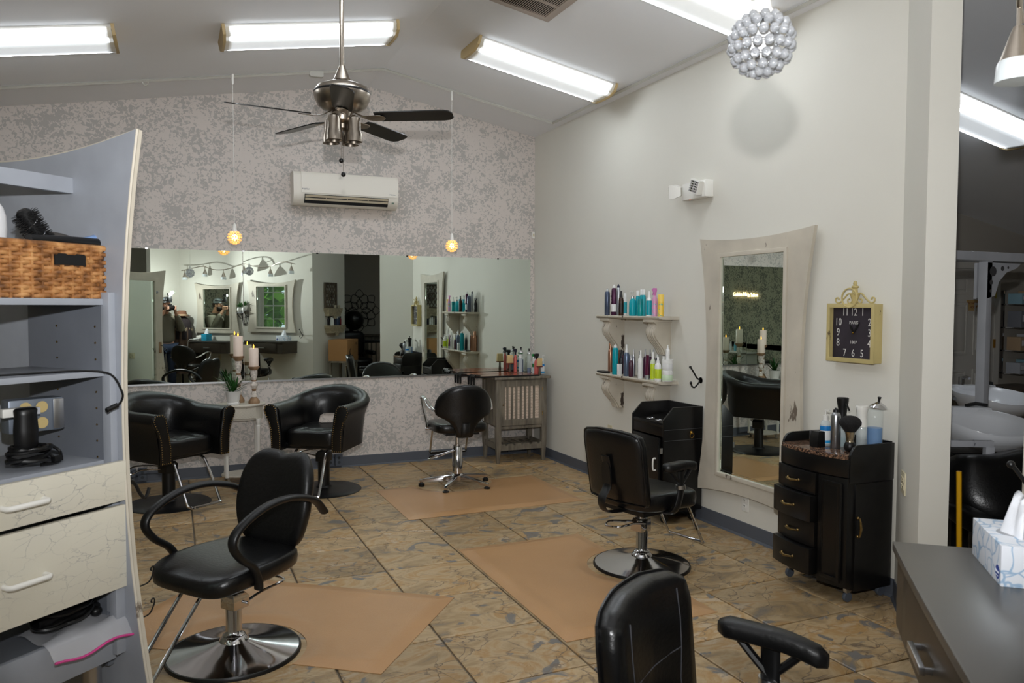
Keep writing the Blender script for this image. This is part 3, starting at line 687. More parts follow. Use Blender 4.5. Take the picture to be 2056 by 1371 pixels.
bottle('spray_bottle', 'black trigger spray bottle, back left of the upper shelf, seen reflected', 'bottle', 3.6, 5.99, U1, .022, .18, (20, 20, 22), (20, 20, 22), 'trigger', group=gp, rz=RW)
gp = 'hair products on the lower shelf'
bottle('styling_bottle', 'leftmost of three rose gold bottles on the lower shelf', 'bottle', 3.585, 6.0, U2, .0235, .26, ROSE, ROSE, 'tall', .8, .9, group=gp)
bottle('styling_bottle', 'rose gold bottle half hidden behind the teal can', 'bottle', 3.6, 5.945, U2, .0235, .26, ROSE, ROSE, 'tall', .8, .9, group=gp)
bottle('styling_bottle', 'rightmost of three rose gold bottles on the lower shelf', 'bottle', 3.59, 5.885, U2, .022, .262, ROSE, ROSE, 'tall', .8, .9, group=gp)
bottle('spray_can', 'teal hair spray can at the front of the lower shelf', 'bottle', 3.492, 5.765, U2, .0265, .259, TEAL, WH, 'can', group=gp)
t = T('small_box', 'small white box beside the teal can on the lower shelf', 'box', (3.48, 5.676, U2), RW); O('carton', MB().box((0, 0, .048), (.03, .03, .096)), col(WH), t, bev=.001); O('flap', MB().box((0, 0, .0965), (.029, .029, .001)), col((210, 210, 208)), t)
bottle('serum_bottle', 'tall black serum bottle behind the small white box', 'bottle', 3.55, 5.764, U2, .017, .213, (22, 24, 34), (24, 24, 28), 'mist', group=gp)
bottle('serum_bottle', 'maroon bottle half hidden behind the teal can', 'bottle', 3.6, 5.82, U2, .018, .2, MAR, (24, 22, 26), 'tall', group=gp)
bottle('mousse_can', 'blue grey mousse can with white nozzle on the lower shelf', 'bottle', 3.5, 5.596, U2, .026, .267, (98, 112, 134), WH, 'mist', .5, group=gp)
bottle('serum_bottle', 'short plum bottle with silver top on the lower shelf', 'bottle', 3.49, 5.512, U2, .019, .186, (70, 36, 52), (176, 176, 180), 'mist', cm=.9, group=gp)
bottle('serum_bottle', 'slim silver bottle behind the short plum bottle', 'bottle', 3.55, 5.566, U2, .0165, .224, (160, 162, 170), (190, 190, 194), 'mist', .7, .9, group=gp)
bottle('serum_bottle', 'thin dark bottle behind the white bottle lettered UNITE', 'bottle', 3.58, 5.52, U2, .014, .212, (44, 24, 40), (60, 60, 70), 'mist', group=gp)
bt = bottle('spray_bottle', 'white spray bottle lettered UNITE on the lower shelf', 'bottle', 3.49, 5.368, U2, .022, .228, WH, WH, 'mist', group=gp, rz=RW)
words('lettering', 'UNITE', .034, bt, (-.012, -.0215, .088), col((66, 70, 92)), rot=(pi/2, -pi/2, -.5), sx=1.1)
bottle('serum_tube', 'maroon tube standing on its silver cap on the lower shelf', 'tube', 3.49, 5.272, U2, .024, .194, MAR, (170, 172, 176), 'tube', group=gp, rz=RW, cm=.6)
for k, (y, x) in enumerate(((5.407, 3.56), (5.365, 3.58), (5.325, 3.585))):
    bottle('serum_bottle', ('leftmost', 'middle', 'rightmost')[k]+' of three dark purple bottles behind the maroon tube', 'bottle', x, y, U2, .0155, .236, (60, 26, 52), (170, 172, 178), 'mist', cm=.9, group=gp)
bottle('spray_bottle', 'lime labelled clear spray bottle on the lower shelf', 'bottle', 3.5, 5.204, U2, .021, .224, (206, 214, 190), WH, 'mist', lab=(.04, .58, LIME), group=gp)
bottle('foam_bottle', 'short white and lime bottle at the front edge of the lower shelf', 'bottle', 3.478, 5.102, U2, .026, .193, WH, WH, 'mist', lab=(.12, .5, LIME), group=gp)
bottle('cream_jar', 'white jar with green and lilac label, bottom of the stack', 'jar', 3.54, 5.1-.035, U2, .043, .087, WH, WH, 'jar', lab=(.1, .6, (200, 220, 190)), group=gp)
bottle('cream_jar', 'white jar stacked on top of another jar', 'jar', 3.54, 5.1-.035, U2+.0875, .043, .085, WH, WH, 'jar', lab=(.1, .6, (214, 214, 214)), group=gp)
bottle('nozzle_bottle', 'slim white nozzle bottle standing on the stacked jars', 'bottle', 3.54, 5.062, U2+.173, .016, .112, WH, WH, 'mist', group=gp)
bottle('shampoo_bottle', 'lime bottle half hidden behind the stacked jars', 'bottle', 3.6, 5.2, U2, .018, .19, LIME, WH, 'tall', group=gp)
bottle('nozzle_bottle', 'dark bottle with white nozzle behind the lime spray bottle', 'bottle', 3.6, 5.29, U2, .018, .229, (26, 30, 48), WH, 'mist', group=gp)
t = T('compact_case', 'flat black case lying at the left end of the lower shelf', 'case', (3.52, 5.94, U2), RW); O('case_body', MB().box((-.02, -.03, .007), (.115, .07, .013)), BLKP, t, bev=.002); O('lid', MB().box((-.02, -.03, .0145), (.108, .063, .002)), BLKP, t)

# hook, clock, outlets
def coat_hook(loc, rz, label):
    t = T('coat_hook', label, 'hook', loc, rz)
    O('plate', MB().lathe([(.001, -.012), (.018, -.011), (.022, -.006), (.024, 0)], (0, 0, .05), 18, 'Y'), BLKM, t)
    O('upper_arm', MB().tube(spline([(0, -.008, .055), (0, -.035, .07), (0, -.06, .105), (0, -.085, .14), (0, -.095, .15)], 5), .006, 8).ball((0, -.096, .152), .0105, 10, 8), BLKM, t)
    O('lower_arm', MB().tube(spline([(0, -.008, .045), (0, -.03, .02), (0, -.055, .0), (0, -.078, .008), (0, -.088, .03)], 5), .006, 8).ball((0, -.089, .035), .0105, 10, 8), BLKM, t)
coat_hook((R, 4.77, 1.0), RW, 'black double coat hook between the shelves and the framed mirror')
t = T('wall_clock', 'square yellowed cream wall clock with scroll crest, lettered PARIS', 'clock', (R, 3.317, 1.288), RW)
w, h, d = .168, .333, .062
O('case', MB().frame([(-w, 0), (w, 0), (w, h), (-w, h)], [(-w+.014, .014), (w-.014, .014), (w-.014, h-.014), (-w+.014, h-.014)], -d, 0), YELW, t, bev=.002)
O('bezel', MB().frame([(-w-.003, -.003), (w+.003, -.003), (w+.003, h+.003), (-w-.003, h+.003)], [(-w+.02, .022), (w-.02, .022), (w-.02, h-.022), (-w+.02, h-.022)], -d-.008, -d+.004), YELW, t, bev=.003)
dl = O('dial', MB().box((0, -.030, h/2), (2*w-.03, .008, h-.03)), pm('dial_charcoal', (48, 42, 50), .6, var=(9, .3)), t)
CHK = pm('chalk_white', (206, 204, 200), .6)
q = .118; pos = {12: (0, q), 1: (.062, q), 2: (.112, .06), 3: (.112, 0), 4: (.112, -.06), 5: (.062, -q), 6: (0, -q), 7: (-.062, -q), 8: (-.112, -.06), 9: (-.112, 0), 10: (-.112, .06), 11: (-.062, q)}
for k, (x, z) in pos.items(): words('numeral', str(k), .062, dl, (x, -.0355, h/2+z), CHK, sx=.8)
words('lettering', 'PARIS', .026, dl, (0, -.0355, h/2+.058), CHK); words('lettering', '1807', .026, dl, (0, -.0355, h/2-.055), CHK)
hb = MB().prism([(-.004, 0), (.004, 0), (.006, .05), (0, .078), (-.006, .05)], -.039, -.0365, 'XZ', Matrix.Translation((0, 0, h/2)) @ Matrix.Rotation(.62, 4, 'Y'))
hb.prism([(-.005, 0), (.005, 0), (.008, .035), (0, .058), (-.008, .035)], -.039, -.0365, 'XZ', Matrix.Translation((0, 0, h/2)) @ Matrix.Rotation(-.5, 4, 'Y'))
O('hand', hb, BLKM, t); O('hub', MB().ball((0, -.040, h/2), .006, 8, 6), BRASS, t)
O('finial', MB().lathe([(.012, 0), (.016, .02), (.026, .05), (.03, .058), (.016, .064), (.014, .09), (.02, .094), (.02, .102), (.009, .108), (.012, .118), (.008, .13), (.001, .133)], (0, -d*.5, h), 16), YELW, t)
O('ring', MB().tube([(.0+.054*cos(a*pi/12), -d-.012, h+.035+.054*sin(a*pi/12)) for a in range(24)], .005, 8, closed=True), YELW, t)
for s in (-1, 1):
    pts = spline([(s*.02, 0, .06), (s*.05, 0, .058), (s*.08, 0, .03), (s*.11, 0, .008), (s*.135, 0, .012), (s*.138, 0, .032), (s*.122, 0, .036), (s*.116, 0, .024)], 5)
    O('scroll', MB().tube([(p.x, -d*.5, h+p.z) for p in pts], .005, 8), YELW, t)
    pts = spline([(s*.018, 0, .02), (s*.03, 0, .005), (s*.048, 0, .008), (s*.05, 0, .026), (s*.036, 0, .028)], 5)
    O('scroll', MB().tube([(p.x, -d*.5, h+p.z) for p in pts], .004, 8), YELW, t)
def plate(loc, rz, label, m, dark=IVORY, w=.07, h=.115, gang=1):
    t = T('wall_outlet', label, 'outlet', loc, rz)
    O('cover', MB().box((0, -.003, 0), (w, .007, h)), m, t, bev=.002)
    for g in range(gang):
        x = (g-(gang-1)/2)*.046
        for z in (-.02, .02): O('receptacle', MB().box((x, -.008, z), (.028, .004, .026)), dark, t, bev=.003)
        mb = MB()
        for z in (-.02, .02):
            for s in (-1, 1): mb.box((x+s*.006, -.0105, z+.003), (.002, .002, .008))
        O('slot', mb, BLKP, t)
plate((R, 6.079, .47), RW, 'ivory outlet low on the right wall left of the black cabinet', IVORY)
plate((R, 4.25, .24), RW, 'white outlet low on the wall below the framed mirror', WHITEP, WHITEP)
q = A+(B-A)*.36
plate((q.x, q.y, .69), face(-nrm.x, -nrm.y), 'ivory double outlet on the angled wall beside the drawer cart', IVORY, IVORY, .115, .115, 2)
# ------------------------------------------------------------------ chairs (front = local -Y)
def hyd_base(t, r=.3, chrome=True, ztop=.40, rim=.02, lever=1, post=.036):
    m = CHROME if chrome else BLKM
    O('base_plate', MB().lathe([(r-.011, .006), (r-.011, .016), (r*.8, .024), (r*.4, .045), (r*.22, .062), (.06, .075), (.05, .085)], n=48), m, t)
    O('base_rim', MB().lathe([(r-.012, 0), (r, 0), (r, .009), (r-.004, .016), (r-.012, .015)], n=48), BLKP, t)
    O('column', MB().lathe([(post*1.35, .075), (post*1.4, .09), (post*1.1, .1), (post, .11), (post, ztop-.12), (post*.96, ztop-.115)], n=24), m, t)
    O('piston', MB().cyl((0, 0, ztop-.13), (0, 0, ztop), post*.45, n=16), CHROME, t)
    b = O('pump_body', MB().prism([(-.045, 0), (.045, 0), (.045, .05), (.02, .075), (-.045, .075)], -.035, .055, 'YZ', Matrix.Translation((0, 0, ztop-.185))), m, t, bev=.004)
    O('pump_bolt', MB().cyl((-.06, .02, ztop-.16), (.075, .02, ztop-.16), .007, n=10), CHROME, b)
    return t
def pedal(t, z, pts, r=.0065):
    O('pump_lever', MB().tube(spline([(x, y, z+dz) for x, y, dz in pts], 4), r, 8), CHROME, t)
LOOP = [(-.045, .02, 0), (-.05, .12, .02), (-.075, .2, .03), (-.05, .27, .025), (.03, .28, .02), (.07, .21, .025), (.05, .12, .015), (.045, .02, 0)]
def seat_pad(t, z, w=.5, d=.5, h=.11, y=0, m=BLACK, nose=.02):
    fn = lambda v: Vector((v.x*(1-.10*max(0, v.y/d)), v.y, v.z+(nose*-max(0, -v.y/d)*1.2)-(.012*(1-(2*v.x/w)**2)*(1-(2*v.y/d)**2) if v.z > 0 else 0)))
    return O('seat', MB().pad((0, y, z), (w, d, h), 5, 40, 14, fn), m, t, smooth=60)
def back_shell(outline, th, curve=.05, lean=.12, z0=.45, y0=.2, rows=1):
    """padded backrest from an outline (x, z); returns loft rings in 3-D, curved around the sitter and leaning back"""
    def P(x, z, dy): return (x, y0+lean*(z-z0)-curve*(abs(x)/.23)**2+dy, z)
    cx = 0; czn = sum(p[1] for p in outline)/len(outline)
    sc = lambda k: [(cx+(x-cx)*k, czn+(z-czn)*k) for x, z in outline]
    R_ = []
    for k, dy in ((.02, -.5), (.45, -.5), (.8, -.47), (.93, -.38), (.985, -.2), (1, 0), (.985, .2), (.93, .36), (.8, .42), (.45, .44), (.02, .44)):
        R_.append([P(x, z, dy*th) for x, z in sc(k)])
    return MB().loft(R_)
def foot_u(t, w, pts, r=.0085, m=CHROME, bar=True):
    """footrest: two side rods joined by a cross bar; pts are (y, z) from the seat down"""
    L = [(-w, y, z) for y, z in pts]; Rr = [(w, y, z) for y, z in reversed(pts)]
    O('footrest', MB().tube(spline(L, 4)+spline(Rr, 4), r, 8), m, t)

# 1 the near left chair: saddle seat, bow armrests, round chrome base
def loop_arm_chair(label, loc, rz):
    t = T('styling_chair', label, 'chair', loc, rz)
    hyd_base(t, .3, True, .40); pedal(t, .235, [(x, y, z*1.5) for x, y, z in LOOP])
    O('seat_frame', MB().box((0, .02, .365), (.3, .34, .022)), BLKM, t)
    fn = lambda v: Vector((v.x*(1-.16*max(0, v.y/.26)), v.y, v.z-.022*max(0, -v.y/.26)**2-(.016*(1-(2*v.x/.52)**2) if v.z > 0 else 0)))
    O('seat', MB().pad((0, -.02, .43), (.52, .55, .112), 4.5, 44, 14, fn), BLACK, t, smooth=70)
    top = [(-.19, .845), (-.13, .886), (-.06, .884), (0, .872), (.06, .884), (.13, .886), (.19, .845)]
    out = spline([(.235, .62), (.2, .5), (.13, .445), (0, .437), (-.13, .445), (-.2, .5), (-.235, .62), (-.228, .76)]+top+[(.228, .76), (.235, .62)], 4)[:-1]
    O('backrest', back_shell([(p[0], p[1]) for p in out], .085, .045, .2, .45, .25), BLACKSOFT, t, smooth=70)
    O('back_support', MB().tube(spline([(0, .1, .37), (0, .27, .37), (0, .31, .44), (0, .315, .56)], 5), .022, 8, flat=(1.6, .5)), BLKM, t)
    for s in (-1, 1):
        pts = spline([(s*.25, .33, .615), (s*.262, .25, .69), (s*.275, .1, .735), (s*.282, -.06, .73), (s*.284, -.2, .675), (s*.284, -.245, .615), (s*.28, -.205, .545), (s*.272, -.13, .485), (s*.266, -.095, .42), (s*.264, -.09, .375)], 5)
        O('armrest', MB().tube(pts, .026, 12, flat=(.95, .62)), BLKP, t, smooth=70)
    foot_u(t, .06, [(-.14, .365), (-.2, .36), (-.24, .33), (-.44, .10), (-.46, .075)])
    return t
loop_arm_chair('black salon chair with saddle back and bowed arms in the left foreground', (.24, 3.74, 0), face(-.80, -.60))

# 2 padded T-arm chairs
def pad_arm_chair(label, loc, rz, backh=.0, seams=False, seatdz=0.0, armz=.655, name='styling_chair', tilt=.16):
    t = T(name, label, 'chair', loc, rz, None)
    hyd_base(t, .3, True, .40+seatdz); pedal(t, .27, LOOP)
    O('seat_frame', MB().box((0, .03, .375+seatdz), (.36, .3, .025)), BLKM, t)
    seat_pad(t, .445+seatdz, .5, .5, .13, -.03, BLACK, .03)
    out = [(-.235, .50), (-.225, .48), (.225, .48), (.235, .50), (.243, .84), (.228, .892), (.19, .91), (.08, .925), (-.08, .925), (-.19, .91), (-.228, .892), (-.243, .84)]
    o2 = []
    for i, p in enumerate(out):
        q = out[(i+1) % len(out)]
        for k in range(4): o2.append((p[0]+(q[0]-p[0])*k/4, p[1]+(q[1]-p[1])*k/4+backh))
    b = O('backrest', back_shell(o2, .09, .035, tilt, .48, .23), BLACK, t, smooth=70)
    edge = [(x*.985, .23+tilt*(z-.48)-.035*(abs(x)/.23)**2+.026, .70+(z-.70)*.985) for x, z in o2]
    O('piping', MB().tube(edge, .0055, 6, closed=True), BLACK, b)
    if seams:
        f = lambda x, z: (x, .23+tilt*(z+backh-.02-.48)-.035*(abs(x)/.23)**2-.0445*(1 if abs(x) < .2 else .93), z+backh-.02)
        sm = pm('seam_grey', (62, 62, 66), .5)
        O('seam', MB().tube([f(x, .74) for x in (-.15, -.08, 0, .08, .15)], .0022, 5), sm, b)
        for s in (-1, 1): O('seam', MB().tube([f(s*x, z) for x, z in ((.15, .90), (.155, .82), (.15, .74), (.135, .66), (.14, .55))], .0022, 5), sm, b)
    O('back_bracket', MB().tube(spline([(0, .06, .372+seatdz), (0, .2, .372+seatdz), (0, .315, .39+seatdz), (0, .35, .46), (0, .305, .54), (0, .306, .64), (0, .325, .72)], 5), .033, 10, flat=(1.0, .2)), BLKM, t)
    O('bracket_plate', MB().prism([(-.035, .56), (.035, .56), (.035, .68), (.025, .715), (0, .725), (-.025, .715), (-.035, .68)], .305, .311, 'XZ', Matrix.Translation((0, -.065, 0)) @ Matrix.Rotation(-.11, 4, 'X')), BLKM, t)
    for x, z in ((-.018, .6), (.018, .6), (0, .69)): O('bolt', MB().ball((x, .305+.14*(z-.62), z), .006, 8, 6), BLKP, t)
    for s in (-1, 1):
        a = O('arm_support', MB().tube(spline([(s*.12, .02, .385+seatdz), (s*.24, .02, .385+seatdz), (s*.285, .015, .42+seatdz), (s*.292, -.01, .5), (s*.29, -.015, armz-.09), (s*.29, -.015, armz-.02)], 5), .026, 10, flat=(1.2, .6)), BLKP, t)
        O('arm_collar', MB().lathe([(.03, 0), (.03, .022)], (s*.291, -.013, armz-.125), 16), SILVER, a)
        for dy in (-.085, .085): O('arm_fork', MB().tube(spline([(s*.29, -.015, armz-.10), (s*.29, -.015+dy*.55, armz-.055), (s*.29, -.015+dy, armz-.015)], 4), .017, 8, flat=(.8, .7)), BLKP, a)
        rings = []
        for k in range(13):
            u = k/12; y = .13-.30*u; wv = .036*(1-.15*u)*min(1, 7*min(u+.07, 1.07-u)); hv = .027*min(1, 8*min(u+.08, 1.08-u)); zz = armz+.012-.025*max(0, u-.55)**1.5*3; xx = s*(.29+.0*u-.02*u*u)
            rings.append([(xx+wv*math.copysign(abs(cos(q))**.6, cos(q)), y, zz+hv*math.copysign(abs(sin(q))**.6, sin(q))) for q in [2*pi*i/16 for i in range(16)]])
        O('armrest', MB().loft(rings), BLACKSOFT, t, smooth=70)
    foot_u(t, .14, [(-.16, .38+seatdz), (-.24, .375+seatdz), (-.27, .35+seatdz), (-.40, .12), (-.42, .10)])
    return t
pad_arm_chair('black salon chair with plated square back facing the framed mirror', (2.65, 4.04, 0), face(.97, .24), backh=-.045, seatdz=.0)
pad_arm_chair('black stitched salon chair close to the camera, cut by the bottom edge', (1.25, 1.50, 0), face(.54, -.84), backh=-.055, seams=True, seatdz=.03, armz=.68, tilt=.1)

# 3 fan-back chair with chrome arms on a five-star base
def star_chair(label, loc, rz):
    t = T('styling_chair', label, 'chair', loc, rz)
    O('hub', MB().lathe([(.045, .05), (.06, .06), (.062, .1), (.05, .115), (.04, .12)], n=24), CHROME, t)
    for k in range(5):
        a = -pi/2+.05+2*pi*k/5; c, s_ = cos(a), sin(a)
        l = O('star_leg', MB().loft([[(c*r-s_*w*e, s_*r+c*w*e, z) for e, z in ((-1, z0), (1, z0), (1, z1), (-1, z1))] for r, w, z0, z1 in ((.05, .026, .05, .105), (.3, .015, .04, .07), (.335, .012, .038, .06))]), CHROME, t, bev=.003)
        O('glide_foot', MB().lathe([(.026, 0), (.028, .006), (.028, .026), (.016, .03), (.01, .045)], (c*.318, s_*.318, 0), 14), BLKP, l)
    O('column', MB().lathe([(.046, .115), (.046, .34), (.042, .345), (.042, .37)], n=24), CHROME, t)
    O('piston', MB().cyl((0, 0, .36), (0, 0, .5), .02, n=16), CHROME, t)
    pedal(t, .33, [(.04, .02, 0), (.1, .01, -.02), (.2, -.0, -.045), (.27, .03, -.06), (.26, .07, -.06), (.18, .08, -.035), (.04, .05, 0)], .007)
    O('seat_frame', MB().box((0, .02, .495), (.3, .32, .022)), BLKM, t)
    seat_pad(t, .545, .49, .50, .10, -.03, BLACK, .03)
    pts = [(0, .468), (.065, .472), (.082, .515), (.105, .572), (.155, .622), (.228, .66), (.25, .695), (.252, .75), (.236, .81), (.2, .862), (.135, .908), (.065, .928)]
    o = spline(pts+[(0, .932)]+[(-x, z) for x, z in reversed(pts[1:])]+[(0, .47)], 4)[:-1]
    O('backrest', back_shell([(p[0], p[1]) for p in o], .075, .07, .12, .47, .24), BLACK, t, smooth=75)
    O('back_support', MB().tube(spline([(0, .1, .49), (0, .25, .485), (0, .29, .52), (0, .29, .6)], 5), .03, 8, flat=(1.2, .35)), BLKM, t)
    for s in (-1, 1):
        O('armrest', MB().tube(spline([(s*.245, .2, .71), (s*.27, .12, .73), (s*.285, 0, .78), (s*.285, -.12, .80), (s*.28, -.19, .775)], 6), .018, 10, flat=(1.15, .7)), CHROME, t)
        O('arm_post', MB().tube(spline([(s*.28, -.19, .778), (s*.275, -.16, .70), (s*.262, -.10, .60), (s*.255, -.07, .53)], 5), .017, 10, flat=(1.1, .75)).cyl((s*.2, -.07, .515), (s*.275, -.07, .515), .013), CHROME, t)
    foot_u(t, .17, [(-.16, .49), (-.22, .485), (-.25, .45), (-.33, .27), (-.34, .25)], .009)
    g = MB().tube([(-.172, -.333, .262), (-.165, -.342, .245), (0, -.342, .245), (.165, -.342, .245), (.172, -.333, .262)], .0125, 8); O('foot_grip', g, BLKP, t)
    return t
star_chair('black fan-back chair with chrome arms on a five-star base by the big mirror', (2.31, 6.49, 0), face(.08, 1))
star_chair('black chair with chrome arms at the far station, seen only in the mirror', (.30, .32, 0), face(.62, -.78))

# 4 tub chairs with nailhead trim
NAIL = pm('antique_nailhead', (140, 112, 64), .3, .9)
def tub_chair(label, loc, rz):
    t = T('tub_chair', label, 'chair', loc, rz, None)
    m = BLKM
    O('base_plate', MB().lathe([(.318, 0), (.322, .004), (.31, .012), (.2, .02), (.07, .03), (.06, .045)], n=48), m, t)
    O('column', MB().lathe([(.05, .03), (.05, .26), (.045, .265)], n=20), m, t)
    O('pump_body', MB().prism([(-.055, 0), (.055, 0), (.055, .07), (.03, .095), (-.03, .095), (-.055, .07)], -.05, .06, 'XZ', Matrix.Translation((0, 0, .255))), m, t, bev=.006)
    O('piston', MB().cyl((0, 0, .34), (0, 0, .41), .017, n=12), CHROME, t)
    pedal(t, .30, [(-.04, .04, 0), (-.08, .1, .015), (-.19, .15, .02), (-.27, .13, .0), (-.28, .07, -.02), (-.2, .06, 0), (-.06, .02, -.01)], .006)
    O('seat_deck', MB().box((0, .0, .425), (.5, .5, .05)), BLACK, t, bev=.01)
    def fn(v):
        x, y = v.x/.5, v.y/.5
        if v.z > 0:
            g = min(abs(x), abs(abs(x)-.33) if abs(x) > .16 else 9); gy = abs(y+.02)
            v = Vector((v.x, v.y, v.z-.016*math.exp(-(min(abs(abs(x)-.17), 9)/.03)**2)-.016*math.exp(-(gy/.03)**2)))
        return Vector((v.x, v.y*(1 if v.y > 0 else 1.0), v.z))
    O('seat', MB().pad((0, -.035, .492), (.46, .52, .16), 6, 64, 26, fn), BLACK, t, smooth=75)
    # shell: arms and back in one sweep round the seat
    nT = 41; rings = []; inner = []
    for k in range(nT):
        q = -1+2*k/(nT-1); a = abs(q)
        if a > .5:
            u = (a-.5)/.5; x = math.copysign(.272, q); y = .08-.41*u; nx, ny = math.copysign(1, q), 0
        else:
            th = q/.5*pi/2; x = .272*sin(th); y = .08+.24*cos(th); nx, ny = sin(th), cos(th)
        s = max(0, 1-a/.62); s = s*s*(3-2*s)
        zt = .785+.105*s; flare = .035+.02*s
        ex = min(1, max(0, (.30-a)/.12)); ex = ex*ex*(3-2*ex)
        zb = .40+.235*ex
        th_ = .046+.004*s
        sec = []
        for d, z in ((-th_, zb), (-th_-.004, zb+(zt-zb)*.35), (-th_-.006+flare*.25, zb+(zt-zb)*.7), (-th_+flare*.55, zt-.045), (-.022+flare, zt-.008), (flare+.012, zt), (flare+.045, zt-.012), (flare+.062, zt-.045), (flare+.045, zt-.085), (th_+.012, zb+(zt-zb)*.62), (th_-.004, zb+(zt-zb)*.3), (th_-.012, zb)):
            sec.append((x+nx*d, y+ny*d, z))
        rings.append(sec)
    O('shell', MB().loft(rings), BLACK, t, smooth=75)
    for s in (-1, 1):
        prof = [(-.05, .398), (.036, .398), (.04, .50), (.044, .575), (.062, .645), (.09, .70), (.102, .735), (.092, .768), (.055, .786), (.012, .782), (-.014, .75), (-.024, .68), (-.04, .60), (-.052, .52)]
        pr = [(s*(.272+x), z) for x, z in prof]
        f = O('arm_front', MB().prism(pr, -.356, -.336, 'XZ'), BLACK, t, bev=.006, smooth=60)
        mb = MB(); cx_ = sum(p[0] for p in pr)/len(pr); n_ = len(pr)
        pts = []
        for i in range(n_):
            p, q_ = pr[i], pr[(i+1) % n_]; L = sqrt((p[0]-q_[0])**2+(p[1]-q_[1])**2); m_ = max(1, int(L/.0155))
            for j in range(m_): pts.append((p[0]+(q_[0]-p[0])*j/m_, p[1]+(q_[1]-p[1])*j/m_))
        for x, z in pts:
            ins = .010; xx = x+(ins if x < cx_ else -ins); mb.ball((xx, -.357, min(max(z, .408), .776)), .0042, 6, 4)
        O('nailhead', mb, NAIL, f, kind='stuff')
    O('footrest', MB().tube(spline([(-.13, -.18, .40), (-.135, -.25, .385), (-.14, -.3, .32), (-.145, -.43, .07)], 5)+spline([(-.12, -.45, .05), (.12, -.45, .05), (.145, -.43, .07), (.14, -.3, .32), (.135, -.25, .385), (.13, -.18, .40)], 5), .0115, 8), CHROME, t)
    return t
tub_chair('black leather tub chair with nailhead arms at the left, beside the grey station', (-.045, 6.80, 0), face(.58, -.81))
tub_chair('black leather tub chair with nailhead arms right of the white side table', (1.19, 6.80, 0), face(-.55, -.83))

# ------------------------------------------------------------------ mats
def mat_piece(label, P, base_c, br):
    """P: corner, next corner, ..., a rectangle; a round bite is left out for the chair base"""
    t = T('floor_mat', label, 'mat', (0, 0, 0)); a, b, d = Vector(P[0]), Vector(P[1]), Vector(P[3])
    e1, e2 = b-a, d-a; L1, L2 = e1.length, e2.length; n1, n2 = int(L1/.026), int(L2/.026); bc = Vector(base_c)
    mb = MB(); g = {}
    for i in range(n1+1):
        for j in range(n2+1):
            p = a+e1*(i/n1)+e2*(j/n2); q = p-bc
            edge = min(i/n1*L1, (1-i/n1)*L1, j/n2*L2, (1-j/n2)*L2)
            if q.length < br-.03: continue
            if q.length < br+.012: p = bc+q.normalized()*br; dist = 0
            else: dist = min(edge, q.length-br)
            u = min(1, dist/.085); z = .003+.0135*(u*u*(3-2*u))-.002*min(1, max(0, dist-.085)/.05)
            g[i, j] = mb.bm.verts.new((p.x, p.y, z))
    for i in range(n1):
        for j in range(n2):
            k = [(i, j), (i+1, j), (i+1, j+1), (i, j+1)]
            if all(q in g for q in k):
                vs = [g[q] for q in k]
                try: mb.bm.faces.new(vs)
                except ValueError: pass
    loose = [v for v in mb.bm.verts if not v.link_faces]; bmesh.ops.delete(mb.bm, geom=loose, context='VERTS')
    ed = [e for e in mb.bm.edges if len(e.link_faces) == 1]; r = bmesh.ops.extrude_edge_only(mb.bm, edges=ed)
    for v in r['geom']:
        if isinstance(v, bmesh.types.BMVert): v.co.z = .0005
    O('mat_sheet', mb, TAN, t, smooth=60)
    return t
mat_piece('tan vinyl mat under the five-star chair by the big mirror', [(1.6, 6.6), (1.6, 5.57), (3.12, 5.65), (3.10, 6.62)], (2.31, 6.64), .36)
mat_piece('tan vinyl mat beside the plated-back salon chair, left of its base', [(1.70, 4.76), (1.70, 3.23), (2.63, 3.27), (2.60, 4.77)], (2.63, 4.04), .32)
mat_piece('tan vinyl mat around the chrome base of the bowed-arm chair', [(1.40, 3.98), (.20, 4.86), (-.39, 4.14), (.81, 3.26)], (.24, 3.74), .325)
# ------------------------------------------------------------------ small black cabinet under the shelves (front faces the room)
t = T('styling_cabinet', 'black styling cabinet with slanted sides and brass ring pull below the shelves', 'cabinet', (3.272, 4.93, 0), RW)
W, DP = .43, .345; hw = W/2
side = [(0, .09), (DP, .09), (DP, .862), (.085, .862), (0, .775)]
for s in (-1, 1): O('side_panel', MB().prism(side, s*hw-s*.018, s*hw, 'YZ'), BLKW, t, bev=.0015)
O('back_panel', MB().box((0, DP-.009, .476), (W-.036, .018, .772)), BLKW, t)
O('tool_shelf', MB().box((0, .165, .745), (W-.036, .33, .016), Matrix.Rotation(.12, 4, 'X')), BLKW, t)
for x, r_ in ((-.09, .033), (.02, .025)): O('tool_ring', MB().tube([(x+r_*cos(a*pi/10), .09+r_*sin(a*pi/10), .7475) for a in range(20)], .0035, 6, closed=True), CHROME, t)
O('tool_hole', MB().lathe([(.001, 0), (.032, 0), (.032, -.003)], (-.09, .09, .7465), 20).lathe([(.001, 0), (.024, 0), (.024, -.003)], (.02, .09, .7465), 20), pm('hole_black', (4, 4, 4), .8), t)
O('top_rail', MB().box((0, .012, .70), (W-.036, .018, .10)), BLKW, t, bev=.001)
O('bottom_panel', MB().box((0, DP/2, .1), (W-.036, DP, .018)), BLKW, t)
dr = O('door', MB().box((-.005, -.004, .375), (W-.05, .018, .53), Matrix.Rotation(.0, 4, 'Z')), BLKW, t, bev=.002)
dr.rotation_euler = (0, 0, -.07)
O('door_handle', MB().tube(spline([(.15, -.014, .40), (.15, -.035, .405), (.15, -.035, .48), (.15, -.014, .485)], 3), .006, 8), WHITEP, dr)
for z in (.2, .55): O('hinge', MB().box((.2, .002, z), (.018, .016, .04)), SILVER, dr)
for z in (.70, .62): O('side_groove', MB().box((hw+.0005, DP/2, z), (.0015, DP-.01, .003)), pm('edge_grey', (70, 70, 74), .5), t)
